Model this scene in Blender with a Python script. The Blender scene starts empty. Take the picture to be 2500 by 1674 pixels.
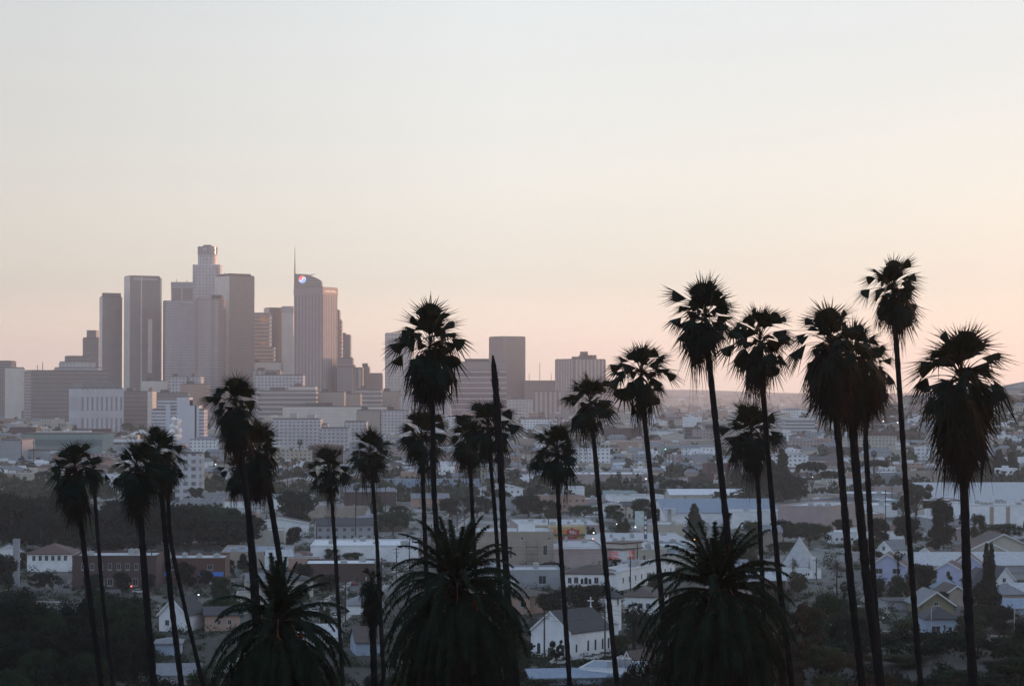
import bpy, bmesh, math, random
from mathutils import Vector, Matrix, noise
S = bpy.context.scene
COL = S.collection
rnd = random.Random(11)
# ---------------------------------------------------------------- camera
HC = 65.0                      # camera height above the plain
F = 85 / 36 * 2500             # focal length in photo pixels (2500 wide)
CX, CY = 1250, 837
TH = math.atan((965 - 837) / F)
cam = bpy.data.cameras.new('camera')
camo = bpy.data.objects.new('camera', cam)
COL.objects.link(camo)
S.camera = camo
cam.lens = 85
cam.sensor_width = 36
cam.clip_start = .5
cam.clip_end = 60000
camo.location = (0, 0, HC)
camo.rotation_euler = (math.radians(90) + TH, 0, 0)
cam.dof.use_dof = True
cam.dof.focus_distance = 170
cam.dof.aperture_fstop = 3.2
# ---------------------------------------------------------------- light
S.view_settings.view_transform = 'Standard'
S.view_settings.look = 'None'
S.view_settings.exposure = 2.05
S.view_settings.gamma = 1
SUN_AZ, SUN_EL = 50, 3.0
w = bpy.data.worlds.new('World')
S.world = w
w.use_nodes = True
nt = w.node_tree
N = nt.nodes
L = nt.links
bg = N['Background']
sk = N.new('ShaderNodeTexSky')
sk.sky_type = 'NISHITA'
sk.sun_disc = False
sk.sun_elevation = math.radians(SUN_EL)
sk.sun_rotation = math.radians(SUN_AZ)
sk.ozone_density = 2
tc = N.new('ShaderNodeTexCoord')
sep = N.new('ShaderNodeSeparateXYZ')
L.new(tc.outputs['Generated'], sep.inputs[0])
def wramp(src, lo, hi, stops):
    mr = N.new('ShaderNodeMapRange')
    mr.inputs[1].default_value = lo
    mr.inputs[2].default_value = hi
    L.new(src, mr.inputs[0])
    r = N.new('ShaderNodeValToRGB')
    e = r.color_ramp.elements
    while len(e) < len(stops): e.new(.5)
    for el, (p, c) in zip(e, stops):
        el.position = p
        el.color = (*c, 1)
    L.new(mr.outputs[0], r.inputs[0])
    return r.outputs[0]
def sd(deg): return math.sin(math.radians(deg))
west = wramp(sep.outputs['Z'], 0, 1, [(0, (1.30, 1.06, .91)), (sd(1), (1.30, 1.06, .90)), (sd(2.6), (.895, .86, .80)),
    (sd(5), (.915, .89, .855)), (sd(9.5), (.825, .85, .87)), (sd(25), (.62, .76, .95)), (1, (.40, .53, .76))])
east = wramp(sep.outputs['Z'], 0, 1, [(0, (.72, .60, .60)), (sd(6), (.70, .64, .70)), (sd(12), (.88, 1.02, 1.24)), (sd(25), (.74, .95, 1.30)), (1, (.45, .60, .86))])
dot = N.new('ShaderNodeVectorMath')
dot.operation = 'DOT_PRODUCT'
L.new(tc.outputs['Generated'], dot.inputs[0])
dot.inputs[1].default_value = (sd(66), math.cos(math.radians(66)), 0)   # the bright side of the sky
fm = N.new('ShaderNodeMapRange')
fm.inputs[1].default_value = -.5
fm.inputs[2].default_value = .3
fm.interpolation_type = 'SMOOTHSTEP'
L.new(dot.outputs['Value'], fm.inputs[0])
br = wramp(dot.outputs['Value'], -1, 1, [(0, (.8,) * 3), (.5, (.72,) * 3), (.61, (.84, .82, .81)), (.70, (1, 1, 1)), (.8, (.95, .95, .95)), (1, (.95, .93, .88))])
def wmix(blend, fac, a, b):
    m = N.new('ShaderNodeMix')
    m.data_type = 'RGBA'
    m.blend_type = blend
    for sock, v in ((m.inputs[0], fac), (m.inputs[6], a), (m.inputs[7], b)):
        if hasattr(v, 'is_linked'): L.new(v, sock)
        else: sock.default_value = v
    return m.outputs[2]
mx = wmix('MIX', fm.outputs[0], east, west)
ml = wmix('MULTIPLY', 1.0, mx, br)
smap = N.new('ShaderNodeMapping')
smap.inputs['Scale'].default_value = (2.2, 2.2, 26)
smap.inputs['Rotation'].default_value = (.12, .05, 0)
L.new(tc.outputs['Generated'], smap.inputs[0])
snz = N.new('ShaderNodeTexNoise')
snz.inputs['Scale'].default_value = 1.4
snz.inputs['Detail'].default_value = 5
L.new(smap.outputs[0], snz.inputs['Vector'])
streak = wramp(snz.outputs[0], 0, 1, [(.3, (.975, .98, .985)), (.7, (1.02, 1.015, 1.01))])
ml = wmix('MULTIPLY', 1.0, ml, streak)
sc = wmix('MULTIPLY', 1.0, ml, (1.6, 1.6, 1.6, 1))
L.new(wmix('MIX', .10, sc, sk.outputs[0]), bg.inputs[0])
bg.inputs[1].default_value = .15
sun = bpy.data.lights.new('sun', 'SUN')
suno = bpy.data.objects.new('sun', sun)
COL.objects.link(suno)
sun.energy = .85
sun.color = (1, .47, .24)
sun.angle = math.radians(.5)
suno.rotation_euler = Vector((sd(SUN_AZ) * math.cos(math.radians(SUN_EL)), math.cos(math.radians(SUN_AZ)) * math.cos(math.radians(SUN_EL)), sd(SUN_EL))).to_track_quat('Z', 'Y').to_euler()
suno.location = (400, 200, 300)
S.cycles.volume_bounces = 2
S.cycles.max_bounces = 6
S.cycles.diffuse_bounces = 3
# ---------------------------------------------------------------- layout helpers
def sm(t):
    t = max(0, min(1, t))
    return t * t * (3 - 2 * t)
PROF = [(-90, 63.4), (4, 63.4), (60, 52), (150, 36), (230, 26), (300, 18), (420, 7), (520, 0), (1500, 0), (2200, 8), (3500, 28), (9000, 28), (12500, 76), (13500, 72), (14000, 60)]
def terrain(x, y):
    z = PROF[-1][1]
    for (a, za), (b, zb) in zip(PROF, PROF[1:]):
        if y <= b:
            t = max(0, (y - a) / (b - a))
            z = za + (zb - za) * (sm(t) if zb - za > 10 or b >= 520 else t)
            break
    if y > 9000:
        z += 15 * math.exp(-((x - 950) / 420) ** 2) * sm((y - 10500) / 2000)
        z += (6 * math.sin(x / 700 + 1) + 4 * math.sin(x / 260)) * sm((y - 9000) / 3000)
        z -= 14 * sm((-x - 200) / 2500) * sm((y - 9000) / 3000)
    # hill at the right
    z += 88 * sm((x - 280) / 560) * math.exp(-((y - 2900) / 620) ** 2)
    # ridge west of the plain, outside the picture, added and shaped to keep the sun off the streets
    z += 110 * sm((x - (.25 * y + 150)) / 380) * sm((y - 260) / 480) * (1 - sm((y - 3000) / 900))
    z += 16 * math.exp(-((x - 66) / 36) ** 2 - ((y - 390) / 70) ** 2)
    z += 12 * math.exp(-((x + 88) / 36) ** 2 - ((y - 400) / 70) ** 2)
    return z
def ray(px, py):
    x = (px - CX) / F
    y = (CY - py) / F
    dy = math.cos(TH) - y * math.sin(TH)
    return x / dy, (math.sin(TH) + y * math.cos(TH)) / dy
def at(px, py, d):
    u, v = ray(px, py)
    return Vector((u * d, d, HC + v * d))
def hit(px, py):
    u, v = ray(px, py)
    d = 540.
    while d < 16000:
        if HC + v * d <= terrain(u * d, d): break
        d *= 1.01
    a, b = d / 1.01, d
    for _ in range(18):
        m = (a + b) / 2
        if HC + v * m <= terrain(u * m, m): b = m
        else: a = m
    return a
def project(p):
    y = p[1] * math.cos(TH) + (p[2] - HC) * math.sin(TH)
    z = -p[1] * math.sin(TH) + (p[2] - HC) * math.cos(TH)
    return CX + F * p[0] / y, CY - F * z / y
# ---------------------------------------------------------------- materials
MATS = {}
def base_mat(name):
    m = bpy.data.materials.new(name)
    m.use_nodes = True
    MATS[name] = m
    return m, m.node_tree, m.node_tree.nodes['Principled BSDF']
def mat(name, col, rough=.8, var=.25, scale=.6, metal=0., emit=None, estr=1, bump=0., spec=.5, stretch=(1, 1, 1)):
    if name in MATS: return MATS[name]
    m, t, b = base_mat(name)
    b.inputs['Roughness'].default_value = rough
    b.inputs['Metallic'].default_value = metal
    b.inputs['Specular IOR Level'].default_value = spec
    n, l = t.nodes, t.links
    if var or bump:
        co = n.new('ShaderNodeTexCoord')
        mp = n.new('ShaderNodeMapping')
        mp.inputs['Scale'].default_value = stretch
        l.new(co.outputs['Object'], mp.inputs[0])
        nz = n.new('ShaderNodeTexNoise')
        nz.inputs['Scale'].default_value = scale
        nz.inputs['Detail'].default_value = 6
        nz.inputs['Roughness'].default_value = .65
        l.new(mp.outputs[0], nz.inputs['Vector'])
        r = n.new('ShaderNodeValToRGB')
        r.color_ramp.elements[0].position = .3
        r.color_ramp.elements[1].position = .7
        r.color_ramp.elements[0].color = (*[c * (1 - var) for c in col], 1)
        r.color_ramp.elements[1].color = (*[min(1, c * (1 + var)) for c in col], 1)
        l.new(nz.outputs[0], r.inputs[0])
        l.new(r.outputs[0], b.inputs['Base Color'])
        if bump:
            bp = n.new('ShaderNodeBump')
            bp.inputs['Strength'].default_value = bump
            l.new(nz.outputs[0], bp.inputs['Height'])
            l.new(bp.outputs[0], b.inputs['Normal'])
    else:
        b.inputs['Base Color'].default_value = (*col, 1)
    if emit:
        b.inputs['Emission Color'].default_value = (*emit, 1)
        b.inputs['Emission Strength'].default_value = estr
    return m
def leafmat(name, col, trans=.25, tcol=None, var=.5, scale=1.5):
    if name in MATS: return MATS[name]
    m = mat(name, col, .8, var, scale, spec=.06)
    t = m.node_tree
    out = t.nodes['Material Output']
    tr = t.nodes.new('ShaderNodeBsdfTranslucent')
    tr.inputs[0].default_value = (*(tcol or [c * 1.6 for c in col]), 1)
    mxs = t.nodes.new('ShaderNodeMixShader')
    mxs.inputs[0].default_value = trans
    t.links.new(t.nodes['Principled BSDF'].outputs[0], mxs.inputs[1])
    t.links.new(tr.outputs[0], mxs.inputs[2])
    t.links.new(mxs.outputs[0], out.inputs[0])
    return m
def facade(name, wall, glass, du, dz, fu, fz, rough=.6, grough=.18, gmetal=.3, z0=0., off=0., var=.12, metal=0.):
    """wall with a grid of window openings from the object's own coordinates"""
    if name in MATS: return MATS[name]
    m, t, b = base_mat(name)
    n, l = t.nodes, t.links
    def math_(op, a, b_=None):
        k = n.new('ShaderNodeMath')
        k.operation = op
        for i, v in enumerate((a, b_)):
            if v is None: continue
            if isinstance(v, (int, float)): k.inputs[i].default_value = v
            else: l.new(v, k.inputs[i])
        return k.outputs[0]
    co = n.new('ShaderNodeTexCoord')
    sp = n.new('ShaderNodeSeparateXYZ')
    l.new(co.outputs['Object'], sp.inputs[0])
    sn = n.new('ShaderNodeSeparateXYZ')
    l.new(co.outputs['Normal'], sn.inputs[0])
    side = math_('GREATER_THAN', math_('ABSOLUTE', sn.outputs['X']), .71)
    mu = n.new('ShaderNodeMix')
    mu.data_type = 'FLOAT'
    l.new(side, mu.inputs[0])
    l.new(sp.outputs['X'], mu.inputs[2])
    l.new(sp.outputs['Y'], mu.inputs[3])
    u = math_('FRACT', math_('DIVIDE', math_('ADD', mu.outputs[0], off + 1000 * du), du))
    v = math_('FRACT', math_('DIVIDE', math_('ADD', sp.outputs['Z'], 100 * dz - z0), dz))
    win = math_('MULTIPLY', math_('LESS_THAN', u, fu), math_('LESS_THAN', v, fz))
    up = math_('LESS_THAN', math_('ABSOLUTE', sn.outputs['Z']), .5)
    win = math_('MULTIPLY', win, up)
    nz = n.new('ShaderNodeTexNoise')
    nz.inputs['Scale'].default_value = .08
    nz.inputs['Detail'].default_value = 8
    l.new(co.outputs['Object'], nz.inputs['Vector'])
    r = n.new('ShaderNodeValToRGB')
    r.color_ramp.elements[0].position = .3
    r.color_ramp.elements[1].position = .7
    r.color_ramp.elements[0].color = (*[c * (1 - var) for c in wall], 1)
    r.color_ramp.elements[1].color = (*[min(1, c * (1 + var)) for c in wall], 1)
    l.new(nz.outputs[0], r.inputs[0])
    # each pane differs a little: a random tone between glass and wall
    wn = n.new('ShaderNodeTexWhiteNoise')
    cb = n.new('ShaderNodeCombineXYZ')
    l.new(math_('FLOOR', math_('DIVIDE', math_('ADD', mu.outputs[0], off + 1000 * du), du)), cb.inputs[0])
    l.new(math_('FLOOR', math_('DIVIDE', math_('ADD', sp.outputs['Z'], 100 * dz - z0), dz)), cb.inputs[1])
    l.new(side, cb.inputs[2])
    l.new(cb.outputs[0], wn.inputs['Vector'])
    gm = n.new('ShaderNodeMix')
    gm.data_type = 'RGBA'
    l.new(math_('MULTIPLY', wn.outputs['Value'], .6), gm.inputs[0])
    gm.inputs[6].default_value = (*glass, 1)
    gm.inputs[7].default_value = (*[(a + b_) / 2 for a, b_ in zip(glass, wall)], 1)
    mm = n.new('ShaderNodeMix')
    mm.data_type = 'RGBA'
    l.new(win, mm.inputs[0])
    l.new(r.outputs[0], mm.inputs[6])
    l.new(gm.outputs[2], mm.inputs[7])
    l.new(mm.outputs[2], b.inputs['Base Color'])
    rr = n.new('ShaderNodeMapRange')
    rr.inputs[3].default_value = rough
    rr.inputs[4].default_value = grough
    l.new(win, rr.inputs[0])
    l.new(rr.outputs[0], b.inputs['Roughness'])
    rm = n.new('ShaderNodeMapRange')
    rm.inputs[3].default_value = metal
    rm.inputs[4].default_value = gmetal
    l.new(win, rm.inputs[0])
    l.new(rm.outputs[0], b.inputs['Metallic'])
    return m
# ---------------------------------------------------------------- mesh + object helpers
class MB:
    def __init__(s):
        s.v, s.f, s.m = [], [], []
    def add(s, vs, fs, mi=0):
        o = len(s.v)
        s.v += [tuple(v) for v in vs]
        s.f += [tuple(o + i for i in f) for f in fs]
        s.m += [mi] * len(fs)
    def box(s, x0, x1, y0, y1, z0, z1, mi=0):
        s.add([(x, y, z) for x in (x0, x1) for y in (y0, y1) for z in (z0, z1)],
              [(0, 1, 3, 2), (4, 6, 7, 5), (0, 4, 5, 1), (2, 3, 7, 6), (0, 2, 6, 4), (1, 5, 7, 3)], mi)
    def prism(s, pts, z0, z1, mi=0, pts2=None):
        n = len(pts)
        p2 = pts2 or pts
        s.add([(x, y, z0) for x, y in pts] + [(x, y, z1) for x, y in p2],
              [(i, (i + 1) % n, n + (i + 1) % n, n + i) for i in range(n)] + [tuple(range(n, 2 * n)), tuple(reversed(range(n)))], mi)
    def poly_y(s, pts, y0, y1, mi=0):
        """outline in x,z extruded along y (pts counter-clockwise seen from -y)"""
        n = len(pts)
        s.add([(x, y0, z) for x, z in pts] + [(x, y1, z) for x, z in pts],
              [tuple(range(n)), tuple(reversed(range(n, 2 * n)))] + [(i, n + i, n + (i + 1) % n, (i + 1) % n) for i in range(n)], mi)
    def tube(s, pts, rads, sides=6, mi=0, cap=True):
        pts = [Vector(p) for p in pts]
        rings = []
        up = Vector((0, 0, 1))
        for i, p in enumerate(pts):
            t = (pts[min(i + 1, len(pts) - 1)] - pts[max(i - 1, 0)]).normalized()
            a = t.cross(Vector((0, 1, 0)) if abs(t.y) < .9 else Vector((1, 0, 0))).normalized()
            b = t.cross(a)
            r = rads[i] if isinstance(rads, (list, tuple)) else rads
            rings.append([p + (a * math.cos(k * 2 * math.pi / sides) + b * math.sin(k * 2 * math.pi / sides)) * r for k in range(sides)])
        vs = [v for r in rings for v in r]
        fs = []
        for i in range(len(rings) - 1):
            for k in range(sides):
                k2 = (k + 1) % sides
                fs.append((i * sides + k, i * sides + k2, (i + 1) * sides + k2, (i + 1) * sides + k))
        if cap: fs += [tuple(range(sides)), tuple(reversed(range((len(rings) - 1) * sides, len(rings) * sides)))]
        s.add(vs, fs, mi)
    def build(s, name, mats, parent=None, loc=None, rz=0., smooth=False):
        me = bpy.data.meshes.new(name)
        me.from_pydata(s.v, [], s.f)
        if not isinstance(mats, (list, tuple)): mats = [mats]
        for m in mats: me.materials.append(m)
        if len(mats) > 1: me.polygons.foreach_set('material_index', s.m)
        if smooth: me.polygons.foreach_set('use_smooth', [True] * len(s.f))
        me.update()
        return link(name, me, parent, loc, rz)
def link(name, data, parent=None, loc=None, rz=0.):
    o = bpy.data.objects.new(name, data)
    COL.objects.link(o)
    if parent is not None: o.parent = parent
    if loc is not None: o.location = loc
    if rz: o.rotation_euler = (0, 0, rz)
    return o
LAB = []       # things whose label may need an ordinal to single them out
def tag(o, label, cat, group=None, kind=None):
    o['label'] = label
    o['category'] = cat
    if group: o['group'] = group
    if kind: o['kind'] = kind
    return o
def thing(name, label, cat, loc, rz=0., group=None):
    o = link(name, None, None, loc, rz)
    o.empty_display_size = .5
    return tag(o, label, cat, group)
def struct(name, o):
    o['kind'] = 'structure'
    return o
def dup(root, loc, rz=0., label=None, group=None, scale=None):
    r = root.copy()
    COL.objects.link(r)
    r.location = loc
    r.rotation_euler = (0, 0, rz)
    if scale is not None: r.scale = scale
    if label: r['label'] = label
    if group: r['group'] = group
    for ch in KIDS.get(root.name, ()):
        c = ch.copy()
        COL.objects.link(c)
        c.parent = r
        for g in KIDS.get(ch.name, ()):
            d = g.copy()
            COL.objects.link(d)
            d.parent = c
    return r
KIDS = {}
def index_kids(root):
    KIDS[root.name] = [o for o in COL.objects if o.parent == root]
    for c in KIDS[root.name]: KIDS[c.name] = [o for o in COL.objects if o.parent == c]
ZONES = [(0, 'under slab block'), (235, 'under twin towers'), (400, 'under round-topped tower'), (620, 'under spire tower'),
         (860, 'under skirted palm'), (1085, 'under leafless palm'), (1300, 'under ribbed block'), (1500, 'under fan palm pair'),
         (1700, 'under drooping palm'), (1900, 'by merged palms'), (2100, 'under tallest palm'), (2300, 'under fattest palm')]
def place_words(x, y, z=0):
    px, py = project((x, y, z))
    zone = [n for a, n in ZONES if px >= a or a == 0][-1]
    dep = 'in far haze' if py < 1062 else 'in hazy plain' if py < 1150 else 'among warehouses' if py < 1262 else 'in near streets'
    return dep + ' ' + zone
ORD = ['leftmost', 'second from left', 'third from left', 'fourth from left', 'fifth from left', 'sixth from left', 'seventh from left', 'eighth from left', 'ninth from left', 'tenth from left', 'eleventh from left', 'twelfth from left', 'thirteenth from left', 'fourteenth from left', 'fifteenth from left']
NUM = 'zero one two three four five six seven eight nine ten eleven twelve thirteen fourteen fifteen sixteen'.split()
def finish_labels():
    d = {}
    for o in LAB: d.setdefault(o['label'], []).append(o)
    for lab, os_ in d.items():
        if len(os_) < 2: continue
        os_.sort(key=lambda o: project(o.location)[0])
        for i, o in enumerate(os_):
            if i < len(ORD) and len(os_) < 17:
                o['label'] = lab + ', ' + ORD[i] + ' of ' + NUM[len(os_)]
# ================================================================ SETTING
gm_, gt, gb = base_mat('ground_earth')
gn, gl = gt.nodes, gt.links
gco = gn.new('ShaderNodeTexCoord')
def gnoise(scale, det=6):
    k = gn.new('ShaderNodeTexNoise')
    k.inputs['Scale'].default_value = scale
    k.inputs['Detail'].default_value = det
    gl.new(gco.outputs['Object'], k.inputs['Vector'])
    return k.outputs[0]
def gramp(src, stops):
    r = gn.new('ShaderNodeValToRGB')
    e = r.color_ramp.elements
    while len(e) < len(stops): e.new(.5)
    for el, (p, c) in zip(e, stops):
        el.position = p
        el.color = (*c, 1)
    gl.new(src, r.inputs[0])
    return r.outputs[0]
gA = gramp(gnoise(.03), [(.40, (.008, .011, .007)), (.55, (.017, .018, .015)), (.7, (.035, .035, .033))])
gB = gramp(gnoise(.25), [(.3, (.55, .55, .55)), (.7, (1.2, 1.2, 1.2))])
gmx = gn.new('ShaderNodeMix')
gmx.data_type = 'RGBA'
gmx.blend_type = 'MULTIPLY'
gmx.inputs[0].default_value = 1
gl.new(gA, gmx.inputs[6])
gl.new(gB, gmx.inputs[7])
gsp = gn.new('ShaderNodeSeparateXYZ')
gl.new(gco.outputs['Object'], gsp.inputs[0])
gmr = gn.new('ShaderNodeMapRange')
gmr.inputs[1].default_value = 620
gmr.inputs[2].default_value = 1150
gl.new(gsp.outputs['Y'], gmr.inputs[0])
gC = gramp(gnoise(.02), [(.38, (.03, .038, .022)), (.46, (.11, .11, .105)), (.6, (.26, .26, .255))])
gm2 = gn.new('ShaderNodeMix')
gm2.data_type = 'RGBA'
gl.new(gmr.outputs[0], gm2.inputs[0])
gl.new(gmx.outputs[2], gm2.inputs[6])
gl.new(gC, gm2.inputs[7])
gl.new(gm2.outputs[2], gb.inputs['Base Color'])
gb.inputs['Roughness'].default_value = .95
ys = [-90, -40, -10, 0, 4]
y = 4
while y < 1500: y += 16; ys.append(y)
while y < 14000: y *= 1.022; ys.append(y)
ys[-1] = 14000
xs = []
x = 0
while x < 7000:
    xs.append(x)
    x += 14 if x < 300 else max(14, x * .05)
xs.append(7000)
xs = [-a for a in reversed(xs[1:])] + xs
g = MB()
g.v = [(x, y, terrain(x, y)) for y in ys for x in xs]
nx = len(xs)
g.f = [(j * nx + i, j * nx + i + 1, (j + 1) * nx + i + 1, (j + 1) * nx + i) for j in range(len(ys) - 1) for i in range(nx - 1)]
g.m = [0] * len(g.f)
struct('ground', g.build('ground', gm_, smooth=True))
asph = mat('asphalt', (.055, .055, .058), .85, .25, .4)
paint = mat('road_paint', (.6, .6, .55), .7, .2, 2)
conc = mat('concrete_walk', (.28, .27, .25), .9, .2, .5)
def road(name, p0, p1, wd, dashes=True):
    a, b = Vector((*p0, 0)), Vector((*p1, 0))
    t = (b - a).normalized()
    s = Vector((-t.y, t.x, 0))
    m = MB()
    ln = (b - a).length
    n = max(1, int(ln / 40))
    for i in range(n):
        q0, q1 = a + t * ln * i / n, a + t * ln * (i + 1) / n
        vs = [q0 + s * wd / 2, q0 - s * wd / 2, q1 - s * wd / 2, q1 + s * wd / 2]
        m.add([(v.x, v.y, terrain(v.x, v.y) + .05) for v in vs], [(0, 1, 2, 3)])
    struct(name, m.build(name, asph))
    k = MB()
    for sgn in (-1, 1):
        for i in range(n):
            q0, q1 = a + t * ln * i / n, a + t * ln * (i + 1) / n
            i0, i1 = wd / 2 * sgn, (wd / 2 + 2.2) * sgn
            lo = [q0 + s * i0, q0 + s * i1, q1 + s * i1, q1 + s * i0]
            k.add([(v.x, v.y, .03) for v in lo] + [(v.x, v.y, .17) for v in lo], [(0, 1, 5, 4), (1, 2, 6, 5), (2, 3, 7, 6), (3, 0, 4, 7), (4, 5, 6, 7)])
    struct('pavement', k.build('pavement', conc))
    if dashes:
        q = MB()
        for i in range(int(ln / 9)):
            c = a + t * (i * 9 + 3)
            q.add([(c + s * .09 + Vector((0, 0, .06))), (c - s * .09 + Vector((0, 0, .06))), (c + t * 3 - s * .09 + Vector((0, 0, .06))), (c + t * 3 + s * .09 + Vector((0, 0, .06)))], [(0, 1, 2, 3)])
        struct('road_marking', q.build('road_marking', paint))
road('road', (-170, 765), (-52, 720), 12)
road('road', (-62, 560), (-20, 1480), 11)
road('road', (3, 1300), (40, 1490), 14)
road('road', (-330, 1440), (330, 1390), 15)
road('road', (20, 700), (150, 640), 9)
road('road', (60, 540), (150, 900), 9)
# ================================================================ BUILDINGS
WALLS = {
 'white': (.74, .76, .78), 'cream': (.48, .45, .39), 'tan': (.34, .29, .245), 'grey': (.30, .315, .34), 'pink': (.36, .29, .285),
 'brick': (.075, .05, .045), 'pale blue': (.28, .35, .45), 'sand': (.42, .385, .32), 'dark': (.07, .065, .07), 'lavender': (.40, .43, .60),
 'olive': (.19, .18, .115), 'salmon': (.38, .26, .21), 'rust': (.11, .055, .047), 'green grey': (.20, .27, .26), 'yellow': (.46, .34, .16), 'aqua': (.29, .38, .39)}
ROOFS = {'grey': (.17, .18, .20), 'dark': (.045, .048, .055), 'brown': (.075, .058, .052), 'red': (.11, .062, .055), 'white': (.60, .62, .65), 'light': (.40, .41, .43), 'blue': (.20, .25, .32)}
def wm(c): return mat('wall_' + c.replace(' ', '_'), WALLS[c], .85, .14, .25, bump=.05)
def rm(c): return mat('roof_' + c, ROOFS[c], .85, .22, .7)
trimm = mat('white_trim', (.62, .63, .64), .6, .08, 1)
glassm = mat('window_glass', (.03, .04, .05), .15, 0, metal=.2)
framem = mat('window_frame', (.50, .51, .53), .6, .1, 1)
metalm = mat('galvanised_metal', (.35, .36, .37), .5, .2, 1, metal=.4)
darkm = mat('dark_metal', (.04, .04, .045), .6, .2, 1)
FOOT = []
def placed(x, y, r): FOOT.append((x, y, r))
def window(parent, face, u, z, ww, wh, geo, arched=False, dark=True):
    """one window on a face: frame with a pane as its sub-part; geo=(xa,xb,dep)"""
    xa, xb, dep = geo
    o = MB()
    pn = MB()
    t = .09
    def shape(mb, grow, y0, y1):
        a, b, c, d = -ww / 2 - grow, ww / 2 + grow, -wh / 2 - grow, wh / 2 + grow
        pts = [(a, c), (b, c), (b, d), (a, d)]
        if arched:
            r = (b - a) / 2
            pts = [(a, c), (b, c)] + [(r * math.cos(math.pi * k / 8), d - r + r * math.sin(math.pi * k / 8)) for k in range(9)]
        mb.poly_y(pts, y0, y1)
    shape(o, t, -.05, .05)
    shape(pn, 0, -.065, -.03)
    if not arched:
        o.box(-.03, .03, -.085, -.066, -wh / 2, wh / 2)
        o.box(-ww / 2 - .15, ww / 2 + .15, -.12, -.051, -wh / 2 - .22, -wh / 2 - .1)
    if face == 'front': loc, rz = (u, 0, z), 0
    elif face == 'right': loc, rz = (xb, u, z), math.pi / 2
    else: loc, rz = (xa, u, z), -math.pi / 2
    w_ = o.build('window', framem, parent, loc, rz)
    pn.build('pane', glassm, w_)
    return w_
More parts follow.
